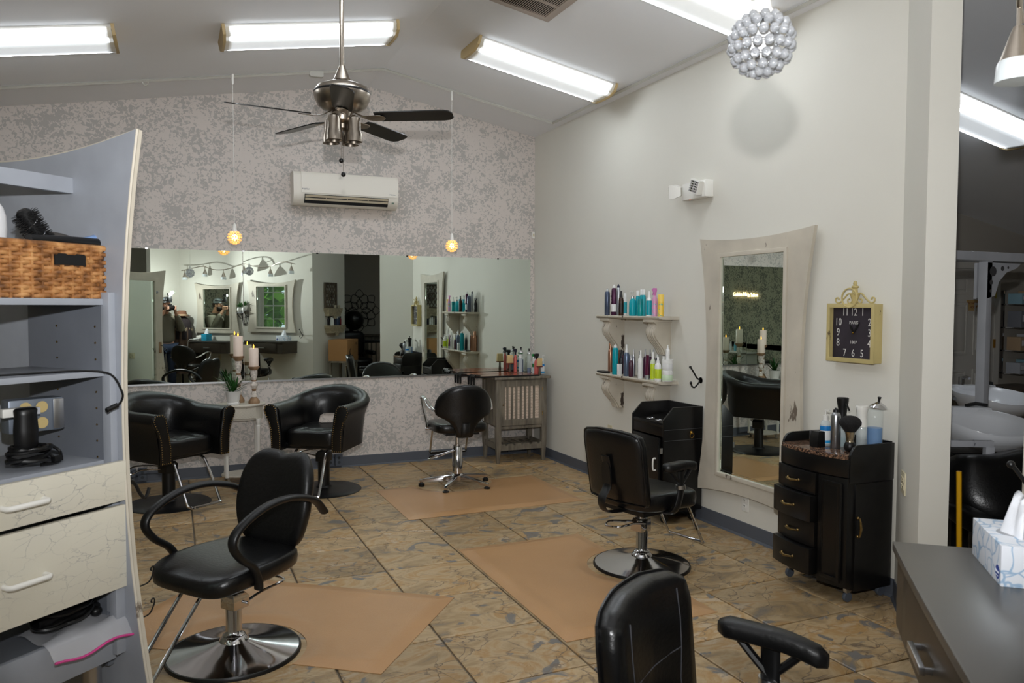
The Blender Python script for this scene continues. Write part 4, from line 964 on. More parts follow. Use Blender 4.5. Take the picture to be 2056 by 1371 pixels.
O('ring_pull', MB().tube([(hw+.012, .24+.017*cos(a*pi/9), .652+.017*sin(a*pi/9)) for a in range(18)], .0032, 8, closed=True).ball((hw+.006, .24, .672), (.008, .01, .01), 10, 8), BRASS, t)
O('pull_rosette', MB().lathe([(.001, .0), (.012, .0), (.013, .005), (.006, .008)], (hw, .24, .672), 14, 'X'), BRASS, t)
for sx in (-1, 1):
    for y in (.05, DP-.05): c = O('caster', MB().lathe([(.03, -.011), (.032, -.006), (.032, .006), (.03, .011)], (sx*.16, y, .032), 16, 'X'), BLKP, t); O('caster_fork', MB().box((sx*.16, y, .073), (.03, .04, .032)), BLKP, c, bev=.003)

# ------------------------------------------------------------------ bow-front drawer cart beside the framed mirror
t = T('drawer_cart', 'black bow-front drawer cart with granite top and brass pulls', 'cart', (3.305, 3.30, 0), RW)
W, DP = .51, .325; hw = W/2
bow = lambda x, k=.045: -k*(1-(2*x/W)**2)*1.0
def bowpoly(x0, x1, y1, off=0.0, n=8): return [(x0+(x1-x0)*i/n, bow(x0+(x1-x0)*i/n)+off) for i in range(n+1)]+[(x1, y1), (x0, y1)]
O('carcass', MB().box((0, DP/2+.01, .435), (W-.01, DP-.02, .72)), BLKW, t, bev=.002)
m, nt, b = newmat('granite_brown'); tc = N(nt, 'TexCoord'); vo = N(nt, 'TexVoronoi', i_Scale=130.0); nt.links.new(tc.outputs['Object'], vo.inputs['Vector'])
n_ = N(nt, 'TexNoise', i_Scale=60.0, i_Detail=4.0); nt.links.new(tc.outputs['Object'], n_.inputs['Vector']); bl = mixc(nt, .5, vo.outputs['Color'], n_.outputs['Color'])
sx_ = N(nt, 'SeparateColor'); nt.links.new(bl, sx_.inputs[0]); r = ramp(nt, [(.3, (34, 28, 26)), (.45, (84, 62, 50)), (.6, (140, 108, 86)), (.75, (44, 38, 36))]); nt.links.new(sx_.outputs[0], r.inputs[0]); nt.links.new(r.outputs[0], b.inputs['Base Color']); b.inputs['Roughness'].default_value = .12
O('granite_top', MB().prism(bowpoly(-hw+.02, hw-.02, DP-.02, -.012), .785, .808, 'XY'), m, t, bev=.003)
O('apron', MB().prism(bowpoly(-hw+.005, hw-.005, .1, -.008), .69, .785, 'XY'), BLKW, t, bev=.002)
sp = [(0.0, .66), (DP, .66), (DP, .86), (.07, .862), (.03, .852), (.008, .825), (.0, .80)]
for s in (-1, 1): O('side_gallery', MB().prism(sp, s*hw-s*.016, s*hw, 'YZ'), BLKW, t, bev=.002)
O('back_gallery', MB().box((0, DP-.009, .83), (W-.03, .016, .07)), BLKW, t)
O('side_door', MB().box((hw-.004, DP/2+.015, .36), (.016, DP-.05, .585)), BLKW, t, bev=.002)
def pull(par, c, ax, L=.085):
    P = lambda u, o, z=0: Vector(c)+Vector(ax)*u+Vector(OUT)*o+Vector((0, 0, z))
    o = O('handle', MB().tube([P(-L/2, .004), P(-L/2, .016), P(-L*.3, .022, .0), P(0, .026, -.004), P(L*.3, .022), P(L/2, .016), P(L/2, .004)], [.006, .005, .006, .0075, .006, .005, .006], 8), ABRASS, par)
    for s in (-1, 1): O('handle_rosette', MB().ball(P(s*L/2, .004), (.009, .009, .009), 10, 6), ABRASS, par)
OUT = (1, 0, 0); pull(t, (hw+.004, .055, .42), (0, 0, 1), .10)
for k, (z0, z1, o) in enumerate(((.565, .685, -.01), (.415, .56, -.045), (.27, .41, -.01), (.12, .265, -.045))):
    dx0, dx1 = -hw+.006, .075
    d = O('drawer', MB().prism(bowpoly(dx0, dx1, .03+o, o-.014), z0, z1, 'XY'), BLKW, t, bev=.002)
    OUT = (0, -1, 0); xm = (dx0+dx1)/2; pull(d, (xm, bow(xm)+o-.014, (z0+z1)/2), (1, 0, 0))
    if o < -.02: O('drawer_box', MB().box((xm, o/2+.05, (z0+z1)/2-.01), (dx1-dx0-.03, .09, (z1-z0)*.7)), BLKW, d)
fp = O('front_panel', MB().prism(bowpoly(.085, hw-.004, .05, -.012), .09, .685, 'XY'), BLKW, t, bev=.002)
py = bow(.165)-.018
O('panel_molding', MB().frame([(.10, .12), (hw-.02, .12), (hw-.02, .66), (.10, .66)], [(.118, .142), (hw-.038, .142), (hw-.038, .638), (.118, .638)], py-.006, py+.012), BLKW, fp, bev=.002)
for sx in (-1, 1):
    for y in (.04, DP-.04):
        c = O('caster', MB().lathe([(.026, -.010), (.028, -.006), (.028, .006), (.026, .010)], (sx*(hw-.04), y, .028), 16, 'X'), GREYP, t); O('caster_fork', MB().box((sx*(hw-.04), y, .066), (.026, .036, .026)), SILVER, c, bev=.003)

# things on the cart
zc = .808
DYC = -.035
t = T('clipper_stand', 'small black clipper charging stand on the cart front', 'stand', (3.36, 3.37+DYC, zc), RW)
O('stand_body', MB().prism([(-.03, 0), (.03, 0), (.026, .09), (-.02, .09), (-.03, .04)], -.03, .03, 'YZ'), BLKP, t, bev=.004); O('cradle', MB().box((-.032, -.008, .062), (.012, .034, .05)), pm('steel_dull', (130, 130, 134), .35, 1.0), t, bev=.004)
CLEAR = pm('clear_gel', (226, 236, 238), .05, alpha=.45, spec=.7)
def pump_sanitizer(name, label, x, y, z, r, h, rz):
    t = T(name, label, 'bottle', (x, y, z), rz)
    O('body', MB().lathe([(r*.94, 0), (r, .006), (r, h*.55), (r*.85, h*.65), (r*.45, h*.71)], n=20), CLEAR, t)
    O('label_wrap', MB().lathe([(r*1.015, h*.06), (r*1.02, h*.065), (r*1.02, h*.55), (r*1.015, h*.555)], n=20, cap=False), col(WH, .4), t)
    O('label_band', MB().lathe([(r*1.025, h*.42), (r*1.03, h*.425), (r*1.03, h*.545), (r*1.025, h*.55)], n=20, cap=False), col((24, 120, 190), .4), t)
    O('label_band', MB().lathe([(r*1.025, h*.07), (r*1.03, h*.075), (r*1.03, h*.15), (r*1.025, h*.155)], n=20, cap=False), col((40, 150, 210), .4), t)
    O('collar', MB().lathe([(r*.5, h*.7), (r*.5, h*.82), (r*.2, h*.84)], n=16), WHITEP, t)
    O('pump', MB().cyl((0, 0, h*.82), (0, 0, h*.96), r*.11, n=8).box((r*.4, 0, h*.975), (r*1.2, r*.32, h*.035)), WHITEP, t)
    return t
pump_sanitizer('sanitizer_bottle', 'clear hand sanitizer pump bottle on the drawer cart', 3.44, 3.39+DYC, zc, .03, .207, RW)
bottle('hairspray_can', 'brushed silver aerosol can with black nozzle on the drawer cart', 'can', 3.42, 3.296+DYC, zc, .027, .228, (168, 170, 174), (22, 22, 24), 'can', .95)
t = T('water_sprayer', 'black topped clear water sprayer behind the silver can', 'sprayer', (3.50, 3.325+DYC, zc), RW)
O('body', MB().lathe([(.026, 0), (.028, .006), (.028, .12), (.022, .15)], n=20), CLEAR, t); O('liquid', MB().lathe([(.024, .004), (.025, .05), (.001, .05)], n=18), col((20, 110, 120)), t)
k = O('sprayer_head', MB().lathe([(.024, .145), (.022, .19), (.026, .225), (.032, .262), (.033, .276), (.028, .28)], n=20), BLKP, t); O('trigger', MB().tube([(.028, -.005, .25), (.045, -.01, .235), (.06, -.012, .212)], .005, 6), BLKP, k)
t = T('neck_brush', 'black powder brush standing bristles up on the cart edge', 'brush', (3.42, 3.194+DYC, zc), RW)
O('bristles', MB().lathe([(.028, .108), (.04, .125), (.058, .15), (.058, .165), (.048, .182), (.028, .194), (.001, .198)], n=28), pm('black_bristle', (14, 12, 13), .8, bump=(260, .5)), t)
O('ferrule', MB().lathe([(.022, .052), (.02, .06), (.026, .11)], n=22), pm('champagne_metal', (190, 172, 146), .2, 1.0), t); O('knob', MB().lathe([(.018, 0), (.028, .008), (.032, .026), (.026, .045), (.02, .055)], n=22), BLKP, t)
t = T('water_sprayer', 'white topped clear water sprayer beside the powder brush', 'sprayer', (3.49, 3.18+DYC, zc), RW)
O('body', MB().lathe([(.027, 0), (.029, .006), (.029, .135), (.027, .14)], n=20), CLEAR, t); O('sprayer_head', MB().lathe([(.029, .135), (.026, .16), (.024, .19), (.028, .22), (.033, .243), (.031, .25)], n=22), WHITEP, t); O('dip_tube', MB().tube(spline([(0, 0, .14), (0, 0, .08), (.008, 0, .02), (.016, 0, .01)], 4), .003, 6), WHITEP, t)
O('liquid', MB().lathe([(.026, .004), (.026, .068), (.001, .068)], n=18), col((70, 70, 74)), t)
def barbicide(loc, r, h, label, open_=True, fill=.55):
    t = T('disinfectant_jar', label, 'jar', loc, RW)
    O('jar_glass', MB().lathe([(r, 0), (r, h*.9), (r*1.04, h*.92), (r*1.04, h), (r*.95, h), (r*.94, h*.9), (r*.94, .012), (.001, .012)], n=28, cap=False), GLASSTHIN, t)
    O('disinfectant', MB().lathe([(r*.92, .012), (r*.92, h*fill), (.001, h*fill)], n=28), pm('blue_liquid' if r > .03 else 'navy_liquid', (0, 104, 170) if r > .03 else (12, 50, 108), .35, spec=.4), t)
    O('jar_foot', MB().lathe([(r*.96, 0), (r*.98, .01), (.001, .011)], n=28), SILVER, t)
    M = Matrix.Translation((.02 if open_ else 0, 0, h+.012)) @ Matrix.Rotation(.14 if open_ else 0, 4, 'Y')
    l = MB().lathe([(.001, .03), (r*.3, .026), (r*.9, .008), (r*1.06, 0), (r*1.06, -.004), (r*.9, -.003)], n=28)
    for v in l.bm.verts: v.co = M @ v.co
    O('jar_lid', l, CHROME, t); k = MB().lathe([(.007, .028), (.006, .042), (.01, .052), (.009, .056)], n=14)
    for v in k.bm.verts: v.co = M @ v.co
    O('lid_knob', k, BLKM, t)
barbicide((3.555, 3.115, zc), .043, .235, 'glass disinfectant jar half full of blue liquid on the drawer cart')

# ------------------------------------------------------------------ grey corner cabinet
t = T('slatted_cabinet', 'weathered grey wooden cabinet with slatted door in the room corner', 'cabinet', (3.275, 7.43, 0), 0)
W, DP = .56, .40; hw, hd = W/2, DP/2
for sx in (-1, 1):
    for sy in (-1, 1):
        O('leg', MB().loft([[(sx*(hw-.025)+a*w_, sy*(hd-.025)+b_*w_, z) for a, b_ in ((-1, -1), (1, -1), (1, 1), (-1, 1))] for z, w_ in ((0, .014), (.2, .027), (.86, .027))]), GREYWOOD, t, bev=.003)
O('top_board', MB().box((0, -.005, .873), (W+.07, DP+.06, .026)), GREYWOOD, t, bev=.006)
O('carcass', MB().box((0, .012, .62), (W-.03, DP-.05, .48)), GREYWOOD, t)
O('lower_rail', MB().box((0, -hd+.02, .365), (W-.09, .022, .03)), GREYWOOD, t, bev=.002)
d = O('door', MB().frame([(-hw+.05, .385), (hw-.05, .385), (hw-.05, .85), (-hw+.05, .85)], [(-hw+.09, .45), (hw-.085, .45), (hw-.085, .785), (-hw+.09, .785)], -hd-.004, -hd+.018), GREYWOOD, t, bev=.002)
m, nt, b = newmat('whitewashed_weave'); tc = N(nt, 'TexCoord'); wv = N(nt, 'TexWave', i_Scale=26.0, i_Distortion=2.5); wv.bands_direction = 'Z'; wv.inputs['Detail Scale'].default_value = 3; nt.links.new(tc.outputs['Object'], wv.inputs['Vector'])
r = ramp(nt, [(.0, (150, 128, 108)), (.35, (216, 196, 178)), (1, (226, 208, 190))]); nt.links.new(wv.outputs['Fac'], r.inputs[0]); nt.links.new(r.outputs[0], b.inputs['Base Color']); b.inputs['Roughness'].default_value = .8; bumpto(nt, b, wv.outputs['Fac'], .4, .004)
O('woven_panel', MB().box((0, -hd+.012, .617), (W-.17, .004, .34)), m, d)
for k in range(7): O('slat', MB().box((-hw+.09+.03+k*.0505*(W-.175)/.385*.98, -hd+.004, .617), (.02, .012, .335)), GREYWOOD, d)
for z in (.5, .75): O('hinge', MB().cyl((hw-.048, -hd-.006, z-.02), (hw-.048, -hd-.006, z+.02), .005, n=8), ABRASS, d)
O('knob', MB().ball((-hw+.07, -hd-.012, .6), .009, 10, 8), ABRASS, d)
O('rack_rail', MB().prism([(-hw+.04, .13), (hw-.04, .13), (hw-.04, .19)]+[p for k in range(5) for p in [(hw-.09-k*.093-a*.0, z) for a, z in ()]]+[(hw-.06, .195)]+[q for k in range(5) for q in ((hw-.085-k*.09+.018, .195), (hw-.085-k*.09+.01, .178), (hw-.085-k*.09-.01, .178), (hw-.085-k*.09-.018, .195))]+[(-hw+.04, .195)], -hd+.012, -hd+.03), GREYWOOD, t)
for sx in (-1, 1): O('side_rail', MB().box((sx*(hw-.025), 0, .17), (.02, DP-.06, .06)), GREYWOOD, t)
O('rack_rail', MB().box((0, hd-.03, .17), (W-.07, .02, .06)), GREYWOOD, t)
for k in range(6): O('rack_slat', MB().box((-hw+.07+k*.084, 0, .172), (.03, DP-.06, .012)), GREYWOOD, t)
# two lap boards with clips at their ends
def lap_board(label, x0, x1, y0, y1, z, rz=0.0):
    t = T('tray_board', label, 'board', ((x0+x1)/2, (y0+y1)/2, z), rz, None); w_, h_ = (x1-x0)/2, (y1-y0)/2
    O('board', MB().box((0, 0, .008), (2*w_-.012, 2*h_-.012, .0165)), REDWOOD, t)
    O('edge_band', MB().frame([(-w_, -h_), (w_, -h_), (w_, h_), (-w_, h_)], [(-w_+.006, -h_+.006), (w_-.006, -h_+.006), (w_-.006, h_-.006), (-w_+.006, h_-.006)], 0, .016, 'XY'), BLKP, t)
    for k in range(4):
        y = -h_+.025+k*.04
        c = O('clip_jaw', MB().box((-w_+.022, y, .021), (.062, .022, .008)).box((-w_-.008, y, .010), (.01, .022, .03)), BLKP, t, bev=.002); O('clip_spring', MB().cyl((-w_+.0, y-.011, .026), (-w_+.0, y+.011, .026), .006, n=8), BLKM, c)
        O('clip_tail', MB().prism([(-.013, 0), (.012, 0), (.009, -.085), (-.009, -.085)], -.004, .004, 'XZ', Matrix.Translation((-w_-.014-.012*(k % 2), y, .012))), BLKP, c)
    return t
lap_board('front cherry lap board with black edge lying on the grey cabinet', 2.76, 3.46, 7.20, 7.42, .886)
lap_board('rear cherry lap board with black edge against the big mirror', 2.70, 3.41, 7.43, 7.655, .886)
zt = .9035
t = T('duster_brush', 'wooden neck duster standing upright on the rear lap board', 'brush', (3.283, 7.56, zt), 0)
O('handle', MB().lathe([(.012, 0), (.016, .01), (.011, .05), (.01, .09)], n=14), DARKWOOD, t); O('block', MB().box((0, 0, .094), (.075, .03, .012)), pm('red_wood_block', (110, 50, 36), .5), t, bev=.003); O('bristle_head', MB().box((0, 0, .14), (.062, .026, .085), taper=1.15), pm('blond_bristle', (206, 178, 128), .8, bump=(200, .4)), t, bev=.003)
CORAL = (196, 96, 88)
bottle('spray_bottle', 'coral trigger spray bottle at the back left of the grey cabinet', 'bottle', 3.345, 7.56, zt, .018, .25, CORAL, (20, 24, 40), 'trigger', rz=0)
bottle('water_bottle', 'clear plastic bottle left of the blue jar on the grey cabinet', 'bottle', 3.378, 7.5, zt, .02, .19, (210, 220, 222), WH, 'tall', rz=0, bodym=CLEAR)
barbicide((3.425, 7.50+.09, .887), .026, .21, 'tall narrow jar of dark blue disinfectant on the grey cabinet', False, .7)
barbicide((3.478, 7.50, .887), .021, .2, 'second narrow disinfectant jar, nearly empty, on the grey cabinet', False, .3)
bottle('water_bottle', 'water bottle with green label on the grey cabinet', 'bottle', 3.50, 7.42, .887, .0225, .18, (214, 224, 226), WH, 'tall', lab=(.42, .62, (40, 110, 60)), bodym=CLEAR)
bottle('spray_bottle', 'coral spray bottle with black trigger at the front of the grey cabinet', 'bottle', 3.488, 7.33, .887, .027, .225, CORAL, (18, 18, 20), 'trigger', rz=.3)
t = T('duster_brush', 'wooden neck duster leaning in front of the coral spray bottle', 'brush', (3.495, 7.275, .887), .1)
O('handle', MB().lathe([(.011, 0), (.015, .012), (.01, .05), (.01, .085)], n=14), DARKWOOD, t); O('block', MB().box((0, 0, .09), (.062, .028, .012)), pm('red_wood_block', (110, 50, 36), .5), t, bev=.003); O('bristle_head', MB().box((0, 0, .135), (.056, .024, .08)), pm('blond_bristle', (206, 178, 128), .8, bump=(200, .4)), t, bev=.006)
bottle('spray_bottle', 'clear bottle with bright green trigger head behind the coral bottle', 'bottle', 3.555, 7.52, .887, .024, .21, (210, 222, 216), (20, 130, 60), 'trigger', bodym=CLEAR)
bottle('water_bottle', 'small clear bottle in front of the sanitizer on the grey cabinet', 'bottle', 3.535, 7.36, .887, .015, .15, (214, 224, 226), WH, 'tall', bodym=CLEAR)
pump_sanitizer('sanitizer_bottle', 'hand sanitizer pump bottle on the grey corner cabinet', 3.575, 7.37, .887, .022, .2, 0)

# ------------------------------------------------------------------ white side table with plant and candles
t = T('side_table', 'small worn white oval side table between the tub chairs', 'table', (.565, 7.43, 0), 0)
WHW = paint_worn('white_worn_table', (222, 214, 198), (140, 112, 88), 12, .35)
ell = lambda a, b_, n=32: [(a*cos(2*pi*k/n), b_*sin(2*pi*k/n)) for k in range(n)]
O('tabletop', MB().loft([[(x*s, y*s, z) for x, y in ell(.212, .165)] for s, z in ((.97, .695), (1, .70), (1, .71), (.97, .716), (.02, .716))]), WHW, t)
O('drawer_box', MB().loft([[(x, y, z) for x, y in ell(.185, .14)] for z in (.575, .585, .695)]), WHW, t)
d = O('drawer_front', MB().loft([[(.115*(2*k/12-1)*1.0, -.143+.022*(2*k/12-1)**2-e, z) for k in range(13)]+[(.115*(1-2*k/12), -.12, z) for k in range(13)] for z, e in ((.585, 0), (.59, .006), (.68, .006), (.685, 0))]), WHW, t)
for k in range(10):
    for s in (-1, 1):
        x0 = -.11+k*.0245; x1 = x0+s*.085; cl = lambda x: max(-.108, min(.108, x))
        u = [(x0+(x1-x0)*i/5, .592+.086*i/5) for i in range(6)]; u = [(x, z) for x, z in u if abs(x) <= .108]
        if len(u) > 1: O('lattice', MB().tube([(x, -.150+.022*(x/.115)**2, z) for x, z in u], .0016, 4), WHW, d)
WHL = pm('white_leg_paint', (226, 222, 214), .5)
for sx in (-1, 1):
    for sy in (-1, 1): O('leg', MB().lathe([(.016, .06), (.019, .07), (.014, .09), (.0165, .3), (.017, .5), (.02, .515), (.015, .525), (.02, .54), (.022, .555), (.022, .58)], (sx*.135, sy*.10, 0), 16), WHL, t)
O('lower_shelf', MB().loft([[(x*s, y*s, z) for x, y in ell(.18, .135)] for s, z in ((.98, .06), (1, .065), (1, .073), (.98, .078), (.02, .078))]), WHW, t)
for sx in (-1, 1):
    for sy in (-1, 1): O('foot', MB().tube(spline([(sx*.10, sy*.07, .06), (sx*.125, sy*.09, .045), (sx*.115, sy*.085, .022), (sx*.14, sy*.105, .008)], 4), .011, 8), GREYWOOD, t)
# plant
t = T('potted_plant', 'green spiky plant in a white pot on the side table', 'plant', (.49, 7.34, .716), 0)
O('pot', MB().lathe([(.05, 0), (.054, .004), (.054, .018), (.05, .02), (.066, .118), (.068, .122), (.062, .122), (.058, .1)], n=32, cap=False).lathe([(.001, .002), (.05, .002)], n=32), pm('white_ceramic', (226, 224, 220), .35), t)
O('soil', MB().lathe([(.06, .104), (.001, .106)], n=24), pm('soil', (50, 38, 28), .9), t)
LEAF = pm('plant_leaf', (40, 84, 34), .4, var=(18, .35)); rr = random.Random(5)
def leaf_blade(L, w_, az, el, base, droop=.5, n=6):
    ps = []; d_ = Vector((cos(az)*cos(el), sin(az)*cos(el), sin(el))); p = Vector(base); sd = Vector((-sin(az), cos(az), 0)); rings = []
    for i in range(n+1):
        u = i/n; ww = w_*sin(pi*min(.98, u*.8+.2))**.8*(1 if u < .97 else .25)
        nrm_ = sd.cross(d_).normalized()
        rings.append([p-sd*ww, p+nrm_*ww*.25, p+sd*ww, p-nrm_*.0008]); p = p+d_*(L/n); d_ = (d_+Vector((0, 0, -droop/n))).normalized()
    return rings
for k in range(34):
    az = rr.uniform(0, 2*pi); el = rr.uniform(.35, 1.4); L = rr.uniform(.09, .17); a0 = rr.uniform(0, .02)
    base_ = (a0*cos(az)+rr.uniform(-.015, .015), a0*sin(az), .105+rr.uniform(0, .05))
    O('leaf', MB().loft(leaf_blade(L, rr.uniform(.008, .012), az, el, base_, rr.uniform(.2, .8))), LEAF, t, smooth=80)
CRK = pm('crackled_white', (216, 206, 196), .6, var=(55, .4), bump=(60, .5)); WAX = pm('ivory_wax', (228, 212, 200), .45, emit=((255, 214, 180), .04))
def candle_holder(x, y, zs, label, clabel, hh, ch):
    """turned holder of height hh with a wax pillar of height ch"""
    t = T('candle_holder', label, 'candle holder', (x, y, zs), 0, 'candle holders on the side table'); k = hh/.335
    O('base', MB().lathe([(.05, 0), (.05, .018*k), (.046, .026*k), (.028, .05*k), (.024, .056*k)], n=24), BROWNWOOD, t)
    O('crackled_drum', MB().lathe([(.024, .056*k), (.028, .06*k), (.025, .085*k), (.015, .11*k)], n=20), CRK, t)
    O('turned_neck', MB().lathe([(.015, .11*k), (.021, .122*k), (.015, .134*k)], n=20), BROWNWOOD, t)
    O('crackled_bulb', MB().lathe([(.015, .134*k), (.029, .155*k), (.03, .168*k), (.02, .198*k)], n=20), CRK, t)
    O('turned_neck', MB().lathe([(.02, .198*k), (.022, .204*k), (.02, .212*k)], n=20), BROWNWOOD, t)
    O('crackled_vase', MB().lathe([(.018, .212*k), (.03, .255*k), (.031, .285*k), (.03, .3*k)], n=20), CRK, t)
    O('cup', MB().lathe([(.03, .3*k), (.032, .305*k), (.05, .322*k), (.052, .335*k), (.001, .335*k)], n=24), BROWNWOOD, t)
    c = T('pillar_candle', clabel, 'candle', (x, y, zs+hh), 0, 'flickering pillar candles')
    O('wax', MB().lathe([(.041, 0), (.042, .004), (.042, ch-.004), (.039, ch), (.034, ch-.006), (.001, ch-.008)], n=28), WAX, c)
    O('flame', MB().lathe([(.001, ch-.008), (.004, ch+.004), (.0065, ch+.014), (.003, ch+.027), (.001, ch+.034)], n=12), pm('flame', (255, 190, 70), .5, emit=((255, 176, 60), 4.0)), c)
candle_holder(.672, 7.375, .716, 'shorter turned wood and crackled white candle holder on the side table', 'ivory pillar candle on the shorter holder, its flame showing', .335, .165)
candle_holder(.548, 7.484, .716, 'taller turned candle holder behind the potted plant', 'ivory pillar candle on the taller holder behind the plant', .425, .18)
# ------------------------------------------------------------------ grey double-sided station at the left: local X along its shelves, Y towards its back
ST = face(.66, -.75); SP = (-.188, 2.78, 0)
def sw(x, y, z=0): return (SP[0]+x*cos(ST)-y*sin(ST), SP[1]+x*sin(ST)+y*cos(ST), z)
t = T('mirror_station', 'tall grey station with shelves, white drawers and flared mirror panel at the left', 'station', SP, ST)
# flared panel: outline in (y, z); its waist is at y = -.055
n = 14; Y0, Y1, HT = -.055, .875, 2.14
def yside(s, z):
    e = abs(2*(z-.62)/1.5-1) if z > .62 else abs((.9-z)/1.0)+.0
    q = max(0, (z-1.25)/.92)**2.2*.095 if z > 1.25 else max(0, (1.25-z)/.95)**2.0*.115
    return (Y0-q) if s < 0 else (Y1+q)
out = [(yside(-1, 0)+(yside(1, 0)-yside(-1, 0))*k/n, .0) for k in range(n)]
out += [(yside(1, HT*k/n), HT*k/n) for k in range(n)]
ya, yb = yside(1, HT), yside(-1, HT)
out += [(ya+(yb-ya)*k/n, HT-.055*(1-(2*k/n-1)**2)) for k in range(n)]
out += [(yside(-1, HT*(1-k/n)), HT*(1-k/n)) for k in range(n)]
p = O('flared_panel', MB().prism(out, .0, .010, 'YZ'), GREYPAINT, t)
O('panel_edge', MB().tube([(.005, y, z) for y, z in out[n:]+out[:1]], .0055, 6), CREAM, p)
g0, g1, zz0, zz1 = Y0+.15, Y1-.15, .25, 1.98
inn = [(g0+(g1-g0)*k/n, zz0) for k in range(n)]+[(g1, zz0+(zz1-zz0)*k/n) for k in range(n)]+[(g1-(g1-g0)*k/n, zz1) for k in range(n)]+[(g0, zz1-(zz1-zz0)*k/n) for k in range(n)]
fr = O('mirror_frame', MB().frame(out, inn, .010, .024, 'YZ'), CREAM, t)
rect = lambda a0, a1, b0, b1: [(a0, b0), (a1, b0), (a1, b1), (a0, b1)]
O('inner_trim', MB().frame(rect(g0-.022, g1+.022, zz0-.022, zz1+.022), rect(g0+.004, g1-.004, zz0+.004, zz1-.004), .02, .044, 'YZ'), CREAM, fr)
O('mirror_glass', MB().box((.018, (g0+g1)/2, (zz0+zz1)/2), (.006, g1-g0, zz1-zz0)), MIRROR, t)
O('glass_bevel', MB().frame(rect(g0+.004, g1-.004, zz0+.004, zz1-.004), rect(g0+.024, g1-.024, zz0+.024, zz1-.024), .0215, .023, 'YZ'), MIRROR, fr)
hk = O('hook_plate', MB().box((.030, -.0, 1.0), (.014, .05, .16)), BROWNWOOD, t, bev=.01)
O('hook_arm', MB().tube(spline([(.036, 0, 1.03), (.08, 0, 1.02), (.11, 0, .97), (.13, 0, .955), (.145, 0, .985)], 4), .006, 8), BLKM, hk)
# shelf unit
WU, DU = .78, .36
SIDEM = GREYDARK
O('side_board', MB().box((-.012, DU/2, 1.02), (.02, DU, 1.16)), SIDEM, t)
for y in (.03, .215):
    mb = MB()
    for k in range(17): mb.cyl((-.0215, y, .70+k*.052), (-.0235, y, .70+k*.052), .0035, n=8)
    O('shelf_pin_hole', mb, ABRASS, t, kind='stuff')
for z, th in ((1.61, .02), (1.385, .018)): O('shelf', MB().box((-WU/2-.0, DU/2-.005, z), (WU, DU+.01, th)), GREYPAINT, t, bev=.002)
O('shelf', MB().box((-WU/2, DU/2, 1.10), (WU, DU, .018)), GREYPAINT, t, bev=.002)
O('back_rail', MB().box((-WU/2-.25, DU-.02, 1.545), (.62, .02, .085)), GREYPAINT, t)
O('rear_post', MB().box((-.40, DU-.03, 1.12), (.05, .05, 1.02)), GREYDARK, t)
O('front_post', MB().box((-.012, -.018, 1.13), (.024, .036, 1.02)), GREYPAINT, t, bev=.002)
O('top_rail', MB().box((-WU/2-.02, .16, 1.985), (WU+.04, .022, .05)), GREYPAINT, t, bev=.002)
for k, (z0, z1) in enumerate(((.982, 1.108), (.705, .968))):
    m, nt, b = newmat('crackle_paint_%d' % k); tc = N(nt, 'TexCoord'); mp = N(nt, 'Mapping'); mp.inputs['Scale'].default_value = (1, 1, 1.9); nt.links.new(tc.outputs['Object'], mp.inputs[0])
    nz = N(nt, 'TexNoise', i_Scale=7.0, i_Detail=5.0); nt.links.new(mp.outputs[0], nz.inputs['Vector']); ma = N(nt, 'VectorMath', operation='MULTIPLY_ADD'); ma.inputs[1].default_value = (.16, .16, .16); nt.links.new(nz.outputs['Color'], ma.inputs[0]); nt.links.new(mp.outputs[0], ma.inputs[2])
    vo = N(nt, 'TexVoronoi', i_Scale=15.0, feature='DISTANCE_TO_EDGE'); nt.links.new(ma.outputs[0], vo.inputs['Vector'])
    rv = ramp(nt, [(0, (0, 0, 0, 1)), (.018, (1, 1, 1, 1))]); nt.links.new(vo.outputs['Distance'], rv.inputs[0])
    n3 = N(nt, 'TexNoise', i_Scale=5.0, i_Detail=3.0); nt.links.new(tc.outputs['Object'], n3.inputs['Vector']); r3 = ramp(nt, [(.40, (0, 0, 0, 1)), (.60, (1, 1, 1, 1))]); nt.links.new(n3.outputs['Fac'], r3.inputs[0])
    mk = N(nt, 'Math', operation='MAXIMUM'); nt.links.new(rv.outputs[0], mk.inputs[0]); nt.links.new(r3.outputs[0], mk.inputs[1])
    tone = mixc(nt, n3.outputs['Fac'], lin((204, 200, 188)), lin((214, 208, 190))); nt.links.new(mixc(nt, mk.outputs[0], lin((150, 148, 146)), tone), b.inputs['Base Color']); b.inputs['Roughness'].default_value = .5; bumpto(nt, b, rv.outputs[0], .2, .002)
    d = O('drawer', MB().box((-WU/2+.006, -.055, (z0+z1)/2), (WU, .02, z1-z0)), m, t, bev=.002)
    O('drawer_box', MB().box((-WU/2, .11, (z0+z1)/2-.005), (WU-.06, .3, (z1-z0)*.75)), GREYDARK, d)
    zc_ = (z0+z1)/2+(.0 if k == 0 else -.01); x0, x1 = -.385, -.267
    O('handle', MB().tube([(x0, -.062, zc_), (x0, -.088, zc_), (x0+.008, -.095, zc_), (x1-.008, -.095, zc_), (x1, -.088, zc_), (x1, -.062, zc_)], .008, 10), WHITEP, d, smooth=70)
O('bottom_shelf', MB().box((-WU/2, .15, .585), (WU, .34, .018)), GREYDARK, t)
O('bottom_apron', MB().box((-WU/2-.02, -.025, .535), (WU, .018, .125)), GREYPAINT, t, bev=.002)
O('corner_post', MB().box((-.012, -.04, .63), (.04, .03, .28)), GREYPAINT, t, bev=.002)
for x in (-.06, -WU+.06): O('leg', MB().cyl((x, .03, 0), (x, .03, .48), .03, n=18), SILVER, t)

def put(name, label, cat, x, y, z, rz=0.0, group=None): return T(name, label, cat, sw(x, y, z), ST+rz, group)
